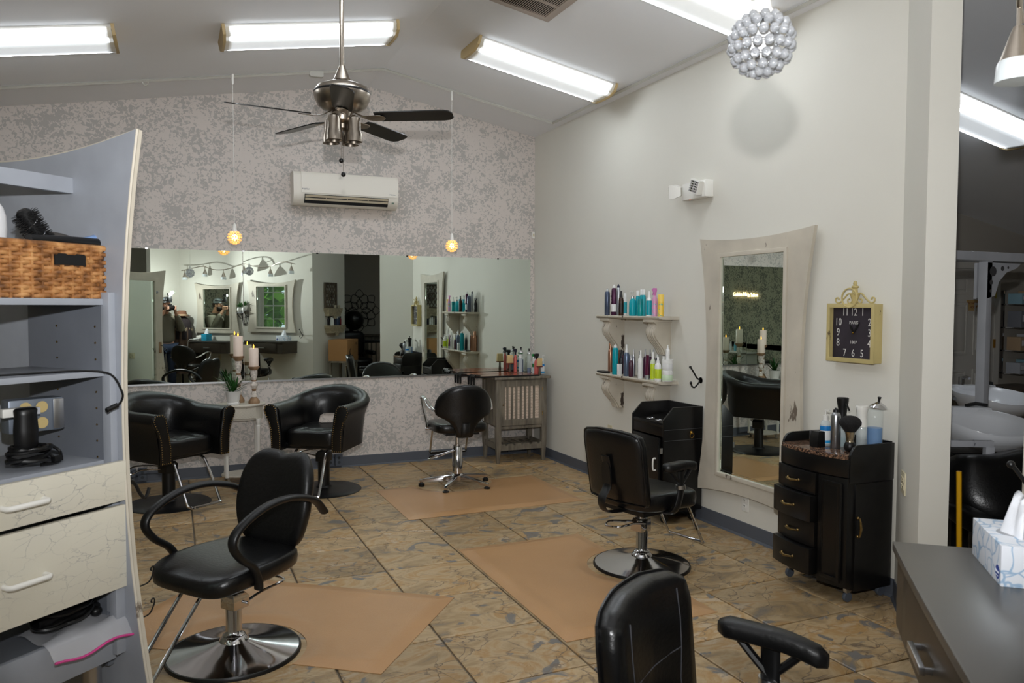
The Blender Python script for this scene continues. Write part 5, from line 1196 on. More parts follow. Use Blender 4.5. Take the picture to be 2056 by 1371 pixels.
# wicker basket: uprights and woven strands
b = put('wicker_basket', 'brown woven wicker basket of hair tools on the top shelf', 'basket', -.272, .122, 1.62)
m, nt, bs = newmat('wicker'); tc = N(nt, 'TexCoord'); n1 = N(nt, 'TexNoise', i_Scale=26.0, i_Detail=3.0); nt.links.new(tc.outputs['Object'], n1.inputs['Vector']); r = ramp(nt, [(.3, (92, 56, 26)), (.5, (150, 100, 54)), (.7, (188, 140, 88))]); nt.links.new(n1.outputs['Fac'], r.inputs[0]); nt.links.new(r.outputs[0], bs.inputs['Base Color']); bs.inputs['Roughness'].default_value = .6
W2, D2, HB = .265, .115, .158
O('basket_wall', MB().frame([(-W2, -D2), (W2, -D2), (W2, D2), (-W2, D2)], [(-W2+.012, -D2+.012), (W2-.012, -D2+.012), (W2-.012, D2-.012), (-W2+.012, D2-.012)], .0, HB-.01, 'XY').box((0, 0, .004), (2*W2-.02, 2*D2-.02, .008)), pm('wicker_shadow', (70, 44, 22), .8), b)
per = [('x', -1), ('y', 1), ('x', 1), ('y', -1)]
rr = random.Random(11)
nrow = 13
for j in range(nrow):
    z = .008+j*(HB-.016)/(nrow-1); pts = []
    def add(x, y, nx, ny, k):
        w_ = .0045*(1 if (k//2+j) % 2 else -1)+rr.uniform(-.001, .001); pts.append((x+nx*w_, y+ny*w_, z+rr.uniform(-.0015, .0015)))
    K = 36; L = 16
    for k in range(K): add(-W2+2*W2*k/K, -D2, 0, -1, k)
    for k in range(L): add(W2, -D2+2*D2*k/L, 1, 0, k)
    for k in range(K): add(W2-2*W2*k/K, D2, 0, 1, k)
    for k in range(L): add(-W2, D2-2*D2*k/L, -1, 0, k)
    if 8 <= j <= 10:    # the hand hole in the front
        cut = [i for i, p_ in enumerate(pts) if i < 36 and .10 < p_[0] < .205]
        pts2 = pts[cut[-1]+1:]+pts[:cut[0]]
        O('strand', MB().tube(pts2, .0078, 6), m, b, smooth=70)
    else: O('strand', MB().tube(pts, .0078, 6, closed=True), m, b, smooth=70)
O('hand_hole', MB().box((.152, -D2-.0035, .118), (.10, .004, .034)), pm('hole_black', (4, 4, 4), .8), b)
for k in range(18): O('upright', MB().box((-W2+.015+k*.0312, -D2-.0052, HB/2), (.007, .008, HB)) if not .1 < -W2+.015+k*.0312 < .205 else MB().box((-W2+.015+k*.0312, -D2-.0052, .05), (.007, .008, .1)), m, b)
O('rim', MB().tube([(x, y, HB) for x, y in [(-W2, -D2), (-.1, -D2-.002), (.1, -D2), (W2, -D2), (W2, 0), (W2, D2), (0, D2+.002), (-W2, D2), (-W2, 0)]], .0105, 8, closed=True), m, b)
# tools in the basket
r_ = put('round_brush', 'large black round hair brush sticking out of the wicker basket', 'brush', -.105, .10, 1.745)
M = Matrix.Rotation(-.62, 4, 'Y')
def tr(mb, M):
    for v in mb.bm.verts: v.co = M @ v.co
    return mb
O('barrel', tr(MB().lathe([(.02, .0), (.022, .01), (.022, .16), (.014, .168)], n=18), M), BLKP, r_)
mb = MB(); rr = random.Random(2)
for k in range(20):
    for q in range(16):
        a = 2*pi*q/16+.2*(k % 2); z = .03+k*.0064; c0 = Vector((.021*cos(a), .021*sin(a), z)); c1 = Vector((.040*cos(a), .040*sin(a), z+rr.uniform(-.002, .004)))
        mb.tube([M @ c0, M @ c1], [.0016, .0007], 4, cap=False)
O('bristles', mb, pm('black_bristle', (14, 12, 13), .8), r_, kind='stuff')
O('ferrule', tr(MB().tube([(.0+.023*cos(.3*k), .023*sin(.3*k)-.0, .05+k*.002) for k in range(40)], .0012, 4), M), CHROME, r_); O('handle', tr(MB().lathe([(.012, -.06), (.013, .0)], n=14), M), BLKP, r_)
h = put('paddle_brush', 'blue handled hair brush lying across the basket', 'brush', -.06, .05, 1.797, .1)
O('handle', MB().tube(spline([(.0, 0, .0), (.04, 0, .006), (.08, 0, .016), (.12, 0, .018)], 4), [.012, .0125, .013, .014, .0145, .015, .0155, .015, .0145, .014, .013, .012, .008], 12), pm('pale_blue_plastic', (118, 146, 190), .3), h); O('neck', MB().ball((-.035, 0, -.004), (.042, .02, .016), 16, 10), WHITEP, h); O('end_ring', MB().ball((.118, 0, .019), (.012, .011, .011), 12, 8), SILVER, h)
h = put('hair_comb_brush', 'dark grey brush head lying behind the blue handled brush', 'brush', -.11, .12, 1.80); O('brush_head', MB().ball((0, 0, .012), (.08, .025, .016), 18, 10), pm('grey_bristle', (70, 66, 64), .8, bump=(200, .6)), h); O('handle', MB().cyl((.07, 0, .01), (.12, 0, .005), .01, .008, 10), BLKP, h)
h = put('curling_iron', 'black tool handle with silver tip lying on the basket rim', 'iron', -.10, .035, 1.79, .05); O('handle', MB().tube([(-.13, 0, .0), (0, 0, .004), (.1, 0, .006), (.125, 0, .002)], [.016, .017, .016, .013], 12), BLKP, h); O('tip', MB().ball((.128, -.002, .002), .009, 10, 8), SILVER, h)
wb = put('white_pouch', 'white fabric pouch with a wire loop handle at the left picture edge', 'pouch', -.33, .12, 1.745, .2)
O('pouch', MB().pad((0, 0, .075), (.17, .12, .19), 3, 24, 12), pm('white_cloth', (220, 220, 222), .8, bump=(30, .2)), wb, smooth=80); O('handle_loop', MB().tube(spline([(-.02, 0, .15), (.0, 0, .21), (.04, 0, .24), (.075, 0, .215), (.06, 0, .16), (.045, 0, .14)], 5), .005, 8), WHITEP, wb)
# cables and power strip on the lower shelves
c_ = put('charging_cable', 'thin dark cable draped over the middle shelf edge with a small plug', 'cable', 0, 0, 0)
O('cord', MB().tube(spline([(-.40, .2, 1.48), (-.44, .15, 1.44), (-.36, .1, 1.4), (-.22, .04, 1.398), (-.10, .0, 1.398), (-.03, -.045, 1.385), (-.012, -.075, 1.33), (-.015, -.075, 1.30), (-.03, -.07, 1.285)], 6), .0035, 6), BLKP, c_); O('plug', MB().cyl((-.025, -.07, 1.288), (-.06, -.066, 1.275), .008, n=10), BLKP, c_)
ps = put('power_strip', 'grey metal outlet box with four tan sockets on the drawer shelf', 'power strip', -.125, .19, 1.195, -.2)
O('strip_housing', MB().box((0, 0, .06), (.16, .06, .105)), pm('cast_grey', (128, 136, 148), .4, .6), ps, bev=.008)
for x in (-.035, .012):
    for z in (.036, .086): O('socket', MB().lathe([(.001, 0), (.016, 0), (.018, .004)], (x, -.034, z), 16, 'Y'), pm('tan_socket', (186, 164, 112), .5), ps)
O('side_cover', MB().box((.062, -.034, .06), (.032, .006, .095)), SILVER, ps, bev=.003)
wp = put('plug_adapter', 'white plug adapter pushed into the outlet box', 'plug', -.215, .125, 1.262, -.2); O('plug_body', MB().box((0, 0, .015), (.09, .03, .026)), WHITEP, wp, bev=.004); O('prong_end', MB().box((.05, 0, .015), (.02, .024, .02)), pm('grey_plug', (170, 172, 178), .4), wp)
hd = put('hair_clipper', 'black hair clipper wrapped in its own cord on the drawer shelf', 'clipper', -.225, .07, 1.109, .1)
O('clipper_body', MB().loft([[(x*s, y*s*.8, z) for x, y in ell(.034, .034, 16)] for s, z in ((.8, .06), (1, .075), (1.05, .12), (.95, .165), (1.0, .18), (.8, .185))]), BLKP, hd, smooth=60)
pts = []
rr = random.Random(8)
for k in range(110):
    a = k*.42; pts.append(((.055+.012*sin(k*.17))*cos(a)+.01, (.042+.01*cos(k*.21))*sin(a), .012+.055*abs(sin(k*.05))+rr.uniform(-.004, .004)))
O('cord', MB().tube(spline(pts, 2), .0055, 6), BLKP, hd)
O('cord_tail', MB().tube(spline([(.03, -.02, .012), (.1, -.01, .008), (.13, .02, .03), (.11, .03, .05), (.08, .02, .045), (.085, -.01, .02)], 5), .005, 6), BLKP, hd); O('cord_plug', MB().box((.085, -.02, .02), (.03, .02, .016)), BLKP, hd, bev=.003)
for k, (lab, x, y) in enumerate((('coil of black appliance cord on the bottom shelf at the left edge', -.46, .06), ('black styling iron and coiled cord in a clear bag on the bottom shelf', -.13, .05))):
    hd = put('corded_iron', lab, 'iron', x, y, .596, .3*k); rr = random.Random(20+k); pts = []
    for q in range(90):
        a = q*.37; pts.append(((.10+.02*sin(q*.13))*cos(a), (.06+.012*cos(q*.23))*sin(a), .022+.055*abs(sin(q*.045))+rr.uniform(-.003, .003)))
    O('cord', MB().tube(spline(pts, 2), .0055, 6), BLKP, hd); O('iron_body', MB().tube([(-.1, .02, .05), (.0, .0, .055), (.08, -.03, .04), (.1, -.04, .035)], [.018, .02, .02, .012], 12), BLKP, hd); O('cord_end', MB().ball((.07, -.055, .03), (.02, .016, .016), 12, 8), BLKP, hd)
zb = put('zip_bag', 'clear plastic zip bag with pink seal hanging over the bottom shelf edge', 'bag', -.12, -.035, .60)
FILM = pm('clear_film', (225, 225, 230), .12, alpha=.42, spec=.9)
rr = random.Random(4); rows = []
for i in range(9):
    u = i/8; rows.append([((-.14+.28*j/10), .12-.16*u-.012*u*u, .012+.02*sin(j*.9+i)*.4+(-.055*max(0, u-.8)/.2)) for j in range(11)])
mb = MB(); vs = [[mb.bm.verts.new(p) for p in r] for r in rows]
for i in range(8):
    for j in range(10): mb.bm.faces.new((vs[i][j], vs[i][j+1], vs[i+1][j+1], vs[i+1][j]))
O('film', mb, FILM, zb, smooth=80)
O('zip_seal', MB().tube([(p[0], p[1]-.003, p[2]+.001) for p in rows[8]], .004, 6), pm('pink_seal', (206, 70, 140), .4), zb)
O('side_seal', MB().tube([(r[10][0], r[10][1], r[10][2]+.002) for r in rows], .003, 6), pm('pink_seal', (206, 70, 140), .4), zb)
# stray curler hardware hanging from the station's mirror side, seen against the floor
for k, z in enumerate((.69, .585)):
    h = T('scroll_hook', ('upper', 'lower')[k]+' small scrolled wire hook at the station panel edge, seen over the tile floor', 'hook', sw(.026, -.10, z), ST); h.scale = (.55, .55, .55)
    O('wire', MB().tube(spline([(0, .06, -.0), (.02, .03, .01), (.05, .0, .03), (.07, -.01, .07), (.08, -.01, .10), (.07, -.01, .118), (.055, -.01, .105), (.062, -.01, .095)], 5), .0045, 8), BLKM, h); O('tack', MB().ball((0, .06, 0), .008, 8, 6), BLKM, h)
# ------------------------------------------------------------------ station wall at the right: floating counters, mirrors and what stands there
WF = face(-VX, -VY)                       # faces the room; local X runs along -U
E2 = uv((1.75, 1.45), 0, .385)
def cw(s, out, z=0): return uv(E2, -s, -out)+(z,)
def counter(s0, s1, label, legs=False):
    t = T('floating_counter', label, 'counter', cw((s0+s1)/2, 0), WF); hw = (s1-s0)/2
    n = 10; front = [(-hw+2*hw*k/n, -.385-.006*(1-(2*k/n-1)**2)) for k in range(n+1)]
    O('counter_top', MB().prism([(-hw-.01, 0)]+[(x*1.02, y-.012) for x, y in front]+[(hw+.01, 0)], .957, .98, 'XY'), TOPLAM, t, bev=.002)
    O('case', MB().prism([(-hw, 0)]+front+[(hw, 0)], .762, .957, 'XY'), BROWNLAM, t)
    dr = O('drawer_front', MB().prism([(x*.72, y-.006) for x, y in front]+[(x*.72, y+.03) for x, y in front[::-1]], .775, .95, 'XY'), BROWNLAM, t, bev=.001)
    O('handle', MB().box((0, -.417, .862), (.135, .012, .018)).box((-.06, -.406, .862), (.01, .03, .014)).box((.06, -.406, .862), (.01, .03, .014)), SILVER, dr, bev=.002)
    if legs: O('end_panel', MB().box((hw-.04, -.19, .39), (.03, .3, .74)), BROWNLAM, t)
    return t
counter(.0, .90, 'dark laminate floating counter at the lower right corner with silver handle')
counter(1.31, 2.215, 'second dark floating counter, seen only reflected in the big mirror', True)
mirror_frame('framed_mirror', 'short cream flared mirror over the near counter, seen only reflected', cw(.555, 0, 1.12), WF, .56, .49, .94, .335, .09, .83, .06, .0, group='framed mirrors of the station wall')
mirror_frame('framed_mirror', 'short cream flared mirror reflecting the photographer in profile', cw(1.865, 0, 1.12), WF, .56, .49, .94, .335, .09, .83, .06, .0, group='framed mirrors of the station wall')
def tissue(p, rz, label, L, W_, H_, pm_, oval=False):
    t = T('tissue_box', label, 'tissue box', p, rz)
    O('carton', MB().box((0, 0, H_/2), (L, W_, H_)), pm_, t, bev=.002)
    O('opening', MB().lathe([(.001, H_+.0006), (W_*.32, H_+.0006), (W_*.32, H_-.0)], n=20), pm('opening_film', (150, 152, 158), .4), t)
    rings = []; rr = random.Random(int(L*1000))
    for k in range(7):
        u = k/6; w_ = .05*(1-.35*u); a = .5+u*.7
        rings.append([((w_*(1+.22*sin(5*q+a*3)))*cos(q)*(1-.3*u), .022*(1+.35*sin(3*q+2*a))*sin(q)*(1-.2*u)+.018*u, H_-.004+.088*u+.012*u*sin(2*q+1)) for q in [2*pi*i/24 for i in range(24)]])
    O('tissue', MB().loft(rings), pm('tissue_paper', (232, 234, 240), .85, bump=(40, .3)), t, smooth=80)
    if oval:
        s = O('emblem', MB().lathe([(.001, -.0005), (.016, -.0005), (.016, 0)], (L*.40, -W_/2-.0002, H_*.28), 24, 'Y'), pm('royal_blue', (24, 60, 150), .5), t); s.scale = (1, 1, 1)
        words('lettering', 'Kleenex', .0085, t, (L*.40, -W_/2-.0014, H_*.30), pm('print_white', (230, 232, 240), .5)); O('underline', MB().box((L*.40, -W_/2-.0012, H_*.2), (.018, .0006, .0012)), pm('print_white', (230, 232, 240), .5), t)
m, nt, b = newmat('swirl_print'); tc = N(nt, 'TexCoord'); nz = N(nt, 'TexNoise', i_Scale=14.0, i_Detail=1.0); nt.links.new(tc.outputs['Object'], nz.inputs['Vector']); ma = N(nt, 'VectorMath', operation='MULTIPLY_ADD'); ma.inputs[1].default_value = (.14, .14, .14); nt.links.new(nz.outputs['Color'], ma.inputs[0]); nt.links.new(tc.outputs['Object'], ma.inputs[2])
vo = N(nt, 'TexVoronoi', i_Scale=17.0, feature='DISTANCE_TO_EDGE'); nt.links.new(ma.outputs[0], vo.inputs['Vector']); r = ramp(nt, [(0, (150, 178, 206)), (.045, (176, 196, 218)), (.06, (222, 226, 234)), (1, (226, 228, 236))]); nt.links.new(vo.outputs['Distance'], r.inputs[0]); nt.links.new(r.outputs[0], b.inputs['Base Color']); b.inputs['Roughness'].default_value = .5
bx = (Vector((1.833, 1.321))+Vector((1.703, 1.11)))/2
tissue((bx.x+VX*.052-.0, bx.y+VY*.052, .98), WF, 'white tissue box with blue swirls on the dark counter', .245, .115, .092, m, True)
TQ = pm('turquoise_print', (40, 160, 196), .5, var=(60, .4))
tissue(cw(2.02, .16, .98), WF, 'turquoise tissue box on the far counter, seen only in the mirror', .13, .13, .125, TQ)
hd = T('hair_dryer', 'white hair dryer lying on the far counter, seen only in the mirror', 'hair dryer', cw(2.17, .17, .98), WF)
O('barrel', MB().lathe([(.045, -.07), (.05, .0), (.042, .05), (.03, .075)], (0, 0, .05), 20, 'X'), WHITEP, hd); O('handle', MB().tube([(-.03, 0, .04), (-.02, -.1, .03), (0, -.16, .025)], .018, 10), WHITEP, hd); O('cord', MB().tube(spline([(0, -.16, .025), (.06, -.2, .02), (.12, -.18, -.05), (.13, -.18, -.3), (.1, -.16, -.4)], 5), .005, 6), WHITEP, hd)
# wire shelf with two pots between the mirrors
t = T('wire_shelf', 'small grey wire shelf with scroll hooks between the station mirrors', 'shelf', cw(1.21, 0, 1.50), WF)
O('shelf_board', MB().box((0, -.07, 0), (.2, .14, .012)), GREYDARK, t)
for s in (-1, 1): O('bracket', MB().tube(spline([(s*.08, -.005, -.10), (s*.08, -.05, -.09), (s*.08, -.10, -.04), (s*.08, -.13, -.006)], 5), .006, 6), BLKM, t)
for k in range(3): O('scroll_wire', MB().tube(spline([(-.09+.04*k, -.01, -.01), (-.09+.04*k, -.02, -.15), (-.02+.02*k, -.02, -.26), (.04, -.02, -.18), (.06+.02*k, -.01, -.01)], 5), .004, 6), BLKM, t)
for k, (x, lab) in enumerate(((.058, 'white pot with green sprigs, nearer the far mirror, on the wire shelf'), (-.058, 'white pot with green sprigs, nearer the near mirror, on the wire shelf'))):
    q = cw(1.21+x, .075, 1.506); p = T('potted_plant', lab, 'plant', q, WF)
    O('pot', MB().lathe([(.035, 0), (.052, .03), (.055, .06), (.045, .09), (.04, .095)], n=20), pm('white_ceramic', (226, 224, 220), .35), p)
    rr = random.Random(30+k)
    mb = MB()
    for j in range(40): mb.loft(leaf_blade(rr.uniform(.07, .13), .009, rr.uniform(0, 6.28), rr.uniform(.3, 1.5), (rr.uniform(-.02, .02), rr.uniform(-.02, .02), .09), .5, 3))
    O('foliage', mb, pm('sprig_green', (70, 120, 60), .5, var=(20, .3)), p, kind='stuff', smooth=80)
coat_hook(cw(-.13, 0, 1.03), WF, 'black double coat hook beside the station mirror, seen only reflected')
plate(cw(.62, 0, .62), WF, 'ivory outlet under the near counter, seen only reflected', IVORY); plate(cw(1.85, 0, .66), WF, 'ivory outlet under the far counter, seen only reflected', IVORY)
# wavy monorail track lights
t = T('track_light', 'wavy brushed metal track light with frosted spot heads on the station wall', 'track light', cw(1.28, .0, 2.33), WF)
pts = [(-1.35+2.7*k/40, -.12-.05*sin(k*.5), .04*sin(k*.42)) for k in range(41)]
O('rail', MB().tube(pts, .007, 8), STEEL, t)
for k in (4, 14, 24, 34): q = pts[k]; O('rail_stem', MB().cyl(q, (q[0], 0, q[2]+.02), .006, n=8), STEEL, t)
FROST = pm('frosted_glass', (222, 228, 230), .3, trans=.25)
for k, j in enumerate((1, 9, 17, 25, 32, 39)):
    q = Vector(pts[j]); lf = O('lamp_stem', MB().cyl(q, q+Vector((0, 0, -.05)), .006, n=8), STEEL, t)
    O('spot_cone', MB().lathe([(.012, -.05), (.02, -.07), (.042, -.135)], q, 20), STEEL, lf); O('frosted_shade', MB().lathe([(.042, -.132), (.046, -.14), (.05, -.185), (.001, -.186)], q, 20, cap=False), FROST, lf)
# cape stand and hat behind the photographer
hx = (.17, -.62)
t = T('cape_stand', 'brown fringed cape on a stand behind the photographer, seen only reflected', 'stand', (hx[0], hx[1], 0), WF)
O('stand_pole', MB().cyl((0, 0, 0), (0, 0, 1.42), .018, n=10).lathe([(.16, 0), (.16, .015), (.02, .03)], n=20), BLKM, t)
CAPE = pm('brown_cape', (104, 82, 68), .9, var=(12, .3, (6, 6, 1))); DARKC = pm('dark_jacket', (44, 36, 38), .9)
rings = []
for z, r_ in ((.35, .20), (.7, .19), (1.0, .185), (1.22, .18)): rings.append([(r_*(1+.10*sin(9*a+z*2))*cos(a), r_*.8*(1+.10*sin(9*a+z*2))*sin(a), z) for a in [2*pi*i/60 for i in range(60)]])
O('cape', MB().loft(rings), CAPE, t, smooth=80)
rings = [[(r_*(1+.05*sin(7*a))*cos(a), r_*.75*sin(a), z) for a in [2*pi*i/40 for i in range(40)]] for z, r_ in ((1.0, .20), (1.25, .20), (1.36, .17), (1.42, .08), (1.44, .03))]
O('jacket', MB().loft(rings), DARKC, t, smooth=80)
mb = MB(); rr = random.Random(9)
for k in range(70): a = rr.uniform(0, 6.28); mb.tube([(.195*cos(a), .155*sin(a), 1.22), (.21*cos(a+.05), .165*sin(a+.05), 1.17+rr.uniform(-.02, .02))], .0025, 4)
O('fringe', mb, pm('straw', (196, 176, 146), .9), t, kind='stuff')
h = T('felt_hat', 'brown felt hat with tan band on top of the cape stand, seen only reflected', 'hat', (hx[0], hx[1], 1.425), WF)
O('brim', MB().lathe([(.085, .01), (.14, .004), (.165, .012), (.166, .016), (.14, .01), (.085, .018)], n=36), pm('brown_felt', (126, 88, 68), .9), h); O('crown', MB().lathe([(.09, .012), (.088, .06), (.078, .105), (.05, .115), (.02, .103), (.001, .10)], n=32), pm('brown_felt', (126, 88, 68), .9), h); O('hat_band', MB().lathe([(.0915, .016), (.0915, .045), (.088, .045)], n=32, cap=False), pm('tan_band', (196, 170, 138), .8), h)
# ornate bracket shelves, carved panel, bottles and a carton by the wall's end face (all reflected in the big mirror)
EF = face(UX, UY)                         # end face looks along +U; local X runs along V reversed
def ef(v, out, z=0): return uv(F2, out, v)+(z,)
ORN = pm('carved_plaster', (168, 156, 130), .8, var=(30, .25), bump=(45, .8))
def ornate_shelf(v, z, w_, label):
    t = T('ornate_shelf', label, 'shelf', ef(v, 0, z), EF)
    prof = lambda f: [(-w_/2*f, 0), (-w_/2*f, -.12*f), (w_/2*f, -.12*f), (w_/2*f, 0)]
    O('shelf_top', MB().prism(prof(1), -.02, 0, 'XY'), ORN, t, bev=.004); O('carved_body', MB().loft([[(x, y, z_) for x, y in prof(f)] for f, z_ in ((.96, -.02), (.98, -.05), (.86, -.09), (.82, -.13), (.84, -.14))]), ORN, t)
    O('carved_shell', MB().lathe([(.055, 0), (.05, -.012), (.02, -.02), (.001, -.022)], (0, -.105, -.14), 20, 'Y'), ORN, t)
ornate_shelf(.50, 1.56, .40, 'upper carved plaster bracket shelf, seen only reflected in the big mirror')
ornate_shelf(.55, 1.25, .48, 'lower carved plaster bracket shelf with bottles, seen only reflected')
cp_ = T('carved_panel', 'dark carved lattice panel standing on the upper plaster shelf', 'wall panel', ef(.46, .035, 1.56), EF)
O('panel_frame', MB().frame(rect(-.17, .17, 0, .46), rect(-.14, .14, .03, .43), -.015, .015), DARKWOOD, cp_, bev=.003)
for i in range(-4, 5):
    for s in (-1, 1):
        u = [(i*.07+s*(z_-.23)*.62, z_) for z_ in [.03+.4*k/12 for k in range(13)]]; u = [(x, z_) for x, z_ in u if abs(x) < .14]
        if len(u) > 2: O('lattice', MB().tube([(x, 0, z_) for x, z_ in u], .009, 5), DARKWOOD, cp_)
O('centre_square', MB().frame(rect(-.06, .06, .17, .29), rect(-.045, .045, .185, .275), -.014, .014), DARKWOOD, cp_)
for k, v in enumerate((.52, .62)):
    c_ = T('votive_glass', ('left', 'right')[k]+' small pearly votive glass on the upper plaster shelf', 'candle holder', ef(v, .085, 1.56), EF); O('glass', MB().lathe([(.022, 0), (.028, .01), (.03, .055), (.026, .056)], n=16), pm('pearl_glass', (190, 180, 160), .3, .4), c_); O('wax', MB().lathe([(.024, .02), (.025, .04), (.001, .041)], n=14), WAX, c_)
for k, (v, r_, h_, cb, cc, st) in enumerate(((.36, .022, .16, (34, 30, 34), (20, 20, 22), 'tall'), (.44, .02, .2, WH, (30, 30, 60), 'mist'), (.48, .024, .185, WH, WH, 'mist'), (.53, .02, .16, (40, 40, 56), WH, 'can'), (.565, .02, .22, (50, 56, 76), (190, 190, 196), 'mist'), (.61, .022, .15, (70, 84, 110), WH, 'tall'), (.655, .022, .155, (44, 50, 70), WH, 'can'), (.70, .02, .16, (120, 30, 40), (20, 20, 22), 'tall'))):
    bottle('styling_bottle', ('dark bottle nearest the wall corner', 'white bottle with navy cap', 'white nozzle bottle', 'short dark can', 'tall slate bottle with silver top', 'grey blue bottle', 'dark slate can', 'red bottle nearest the opening')[k]+' on the lower plaster shelf', 'bottle', *ef(v, .06, 1.25)[:2], 1.25, r_, h_, cb, cc, st, group='bottles on the lower plaster shelf')
CARD = pm('cardboard', (170, 126, 80), .8, var=(5, .06)); bq = T('cardboard_box', 'brown cardboard carton marked 24, seen only reflected in the big mirror', 'box', ef(.50, .28, .62), EF-.25)
O('carton', MB().box((0, 0, .19), (.50, .36, .38)), CARD, bq, bev=.003); O('flap_seam', MB().box((0, 0, .3805), (.5, .004, .001)), pm('tape', (150, 110, 70), .4), bq)
words('lettering', '24', .07, bq, (-.16, -.1806, .30), pm('carton_ink', (40, 32, 26), .8)); O('crescent_print', MB().prism(arc(0, 0, .085, -2.6, 1.1, 18)+arc(-.018, .018, .07, 1.0, -2.5, 18), -.1812, -.1803, 'XZ', Matrix.Translation((.07, 0, .15))), pm('carton_ink', (40, 32, 26), .8), bq)
bs_ = T('storage_bench', 'low grey bench carrying the cardboard carton', 'bench', ef(.50, .28, 0), EF-.25); O('bench_top', MB().box((0, 0, .605), (.52, .38, .03)), GREYWOOD, bs_)
for sx in (-1, 1):
    for sy in (-1, 1): O('leg', MB().box((sx*.22, sy*.15, .295), (.04, .04, .59)), GREYWOOD, bs_)
# neon sign on the left wall (seen in the mirrors)
LW = face(1, 0)
t = T('neon_sign', 'warm glowing script sign on the leaf wallpaper, seen only in the mirrors', 'sign', (XL+.03, 3.07, 1.86), LW)
words('lettering', 'Golden Nails Salon', .11, t, (0, 0, 0), pm('neon_warm', (255, 226, 190), .4, emit=((255, 208, 150), 7.0)), ext=.004, sx=.85); O('acrylic_back', MB().box((0, .012, 0), (.9, .004, .16)), GLASSTHIN, t)
t = T('manicure_table', 'white manicure table by the leaf wallpaper, seen only in the mirrors', 'table', (XL+.35, 3.1, 0), LW); O('tabletop', MB().box((0, 0, .74), (1.0, .45, .03)), WHITEP, t, bev=.004)
for s in (-1, 1): O('leg_panel', MB().box((s*.45, 0, .36), (.03, .42, .72)), WHITEP, t)
for k in range(6): bottle('polish_bottle', ('first','second','third','fourth','fifth','sixth')[k]+' white and aqua bottle along the manicure table', 'bottle', XL+.42, 2.75+.13*k, .755, .025, .17, WH if k % 2 else (120, 190, 210), WH, 'tall', group='bottles on the manicure table')
# ------------------------------------------------------------------ washroom beyond the opening
dw = T('door_1', '', '', (8.12, 5.9, 0), 0); dw['kind'] = 'structure'; del dw['label'], dw['category']
DRP = pm('door_white', (206, 202, 194), .5)
O('door_leaf', MB().box((0, -.01, 1.015), (.80, .035, 2.03)), DRP, dw)
for x in (-.19, .19):
    for z0, z1 in ((.22, .92), (1.02, 1.0), (1.75, 1.95), (1.08, 1.66)):
        if z1 > z0: O('door_panel', MB().frame(rect(x-.14, x+.14, z0, z1), rect(x-.11, x+.11, z0+.03, z1-.03), -.036, -.026).box((x, -.03, (z0+z1)/2), (.2, .012, z1-z0-.1)), DRP, dw, bev=.004)
O('door_casing', MB().frame(rect(-.49, .49, 0, 2.12), rect(-.405, .405, -.001, 2.035), -.03, .0), DRP, dw)
for z in (.3, 1.2, 1.76): O('hinge', MB().box((.405, -.032, z), (.03, .01, .1)), BRASS, dw)
sg = O('door_sign', MB().box((.04, -.031, 1.63), (.22, .006, .12)), pm('brass_plate', (190, 158, 104), .4), dw)
SI = pm('sign_red', (120, 50, 40), .6)
words('lettering', 'MECHANICAL', .034, dw, (.04, -.035, 1.652), SI); words('lettering', 'ROOM', .034, dw, (.04, -.035, 1.608), SI)
t = T('dresser', 'dark wooden dresser with dark round knobs in front of the mechanical room door', 'dresser', (7.75, 5.25, 0), 0)
O('top_board', MB().box((0, 0, .77), (1.2, .5, .04)), DARKWOOD, t, bev=.008); O('carcass', MB().box((0, 0, .4), (1.12, .44, .7)), DARKWOOD, t)
for z in (.6, .38, .16):
    for x in (-.28, .28): d = O('drawer', MB().box((x, -.225, z), (.52, .02, .19)), DARKWOOD, t, bev=.004); O('knob', MB().ball((x, -.25, z), .018, 10, 8), BLKM, d)
t = T('tool_tray', 'black tray of small tools on the wooden dresser', 'tray', (7.45, 5.22, .79), 0); O('tray', MB().box((0, 0, .012), (.3, .2, .024)), BLKP, t); O('tool', MB().cyl((-.1, 0, .035), (.1, .03, .05), .018, n=10), BLKP, t)
DIST = paint_worn('distressed_white_post', (196, 198, 204), (90, 92, 100), 16, .33)
t = T('post_frame', 'distressed white wooden post frame with cutout corner bracket behind the shampoo bowls', 'frame', (4.79, 3.37, 0), 0)
O('post', MB().box((0, 0, .97), (.05, .06, 1.86)), DIST, t, bev=.004); O('beam', MB().box((.45, 0, 1.925), (1.9, .16, .055)), DIST, t, bev=.004)
for y in (-.02, .05):
    br = [(-.024, 1.89), (.30, 1.89), (.26, 1.86), (.16, 1.83), (.09, 1.77), (.055, 1.68), (-.024, 1.66)]
    bk = O('corner_bracket', MB().prism(br, y-.01, y+.01, 'XZ'), DIST, t)
    mb = MB()
    for x, z, r_ in ((.03, 1.835, .032), (.12, 1.855, .016), (.175, 1.862, .009), (.015, 1.765, .016), (.01, 1.71, .009)): mb.lathe([(.001, -.0008), (r_, -.0008), (r_, 0)], (x, y-.0105, z), 16, 'Y')
    O('bracket_hole', mb, pm('hole_grey', (72, 70, 72), .8), bk)
O('post', MB().box((1.35, 0, .97), (.05, .06, 1.86)), DIST, t, bev=.004)
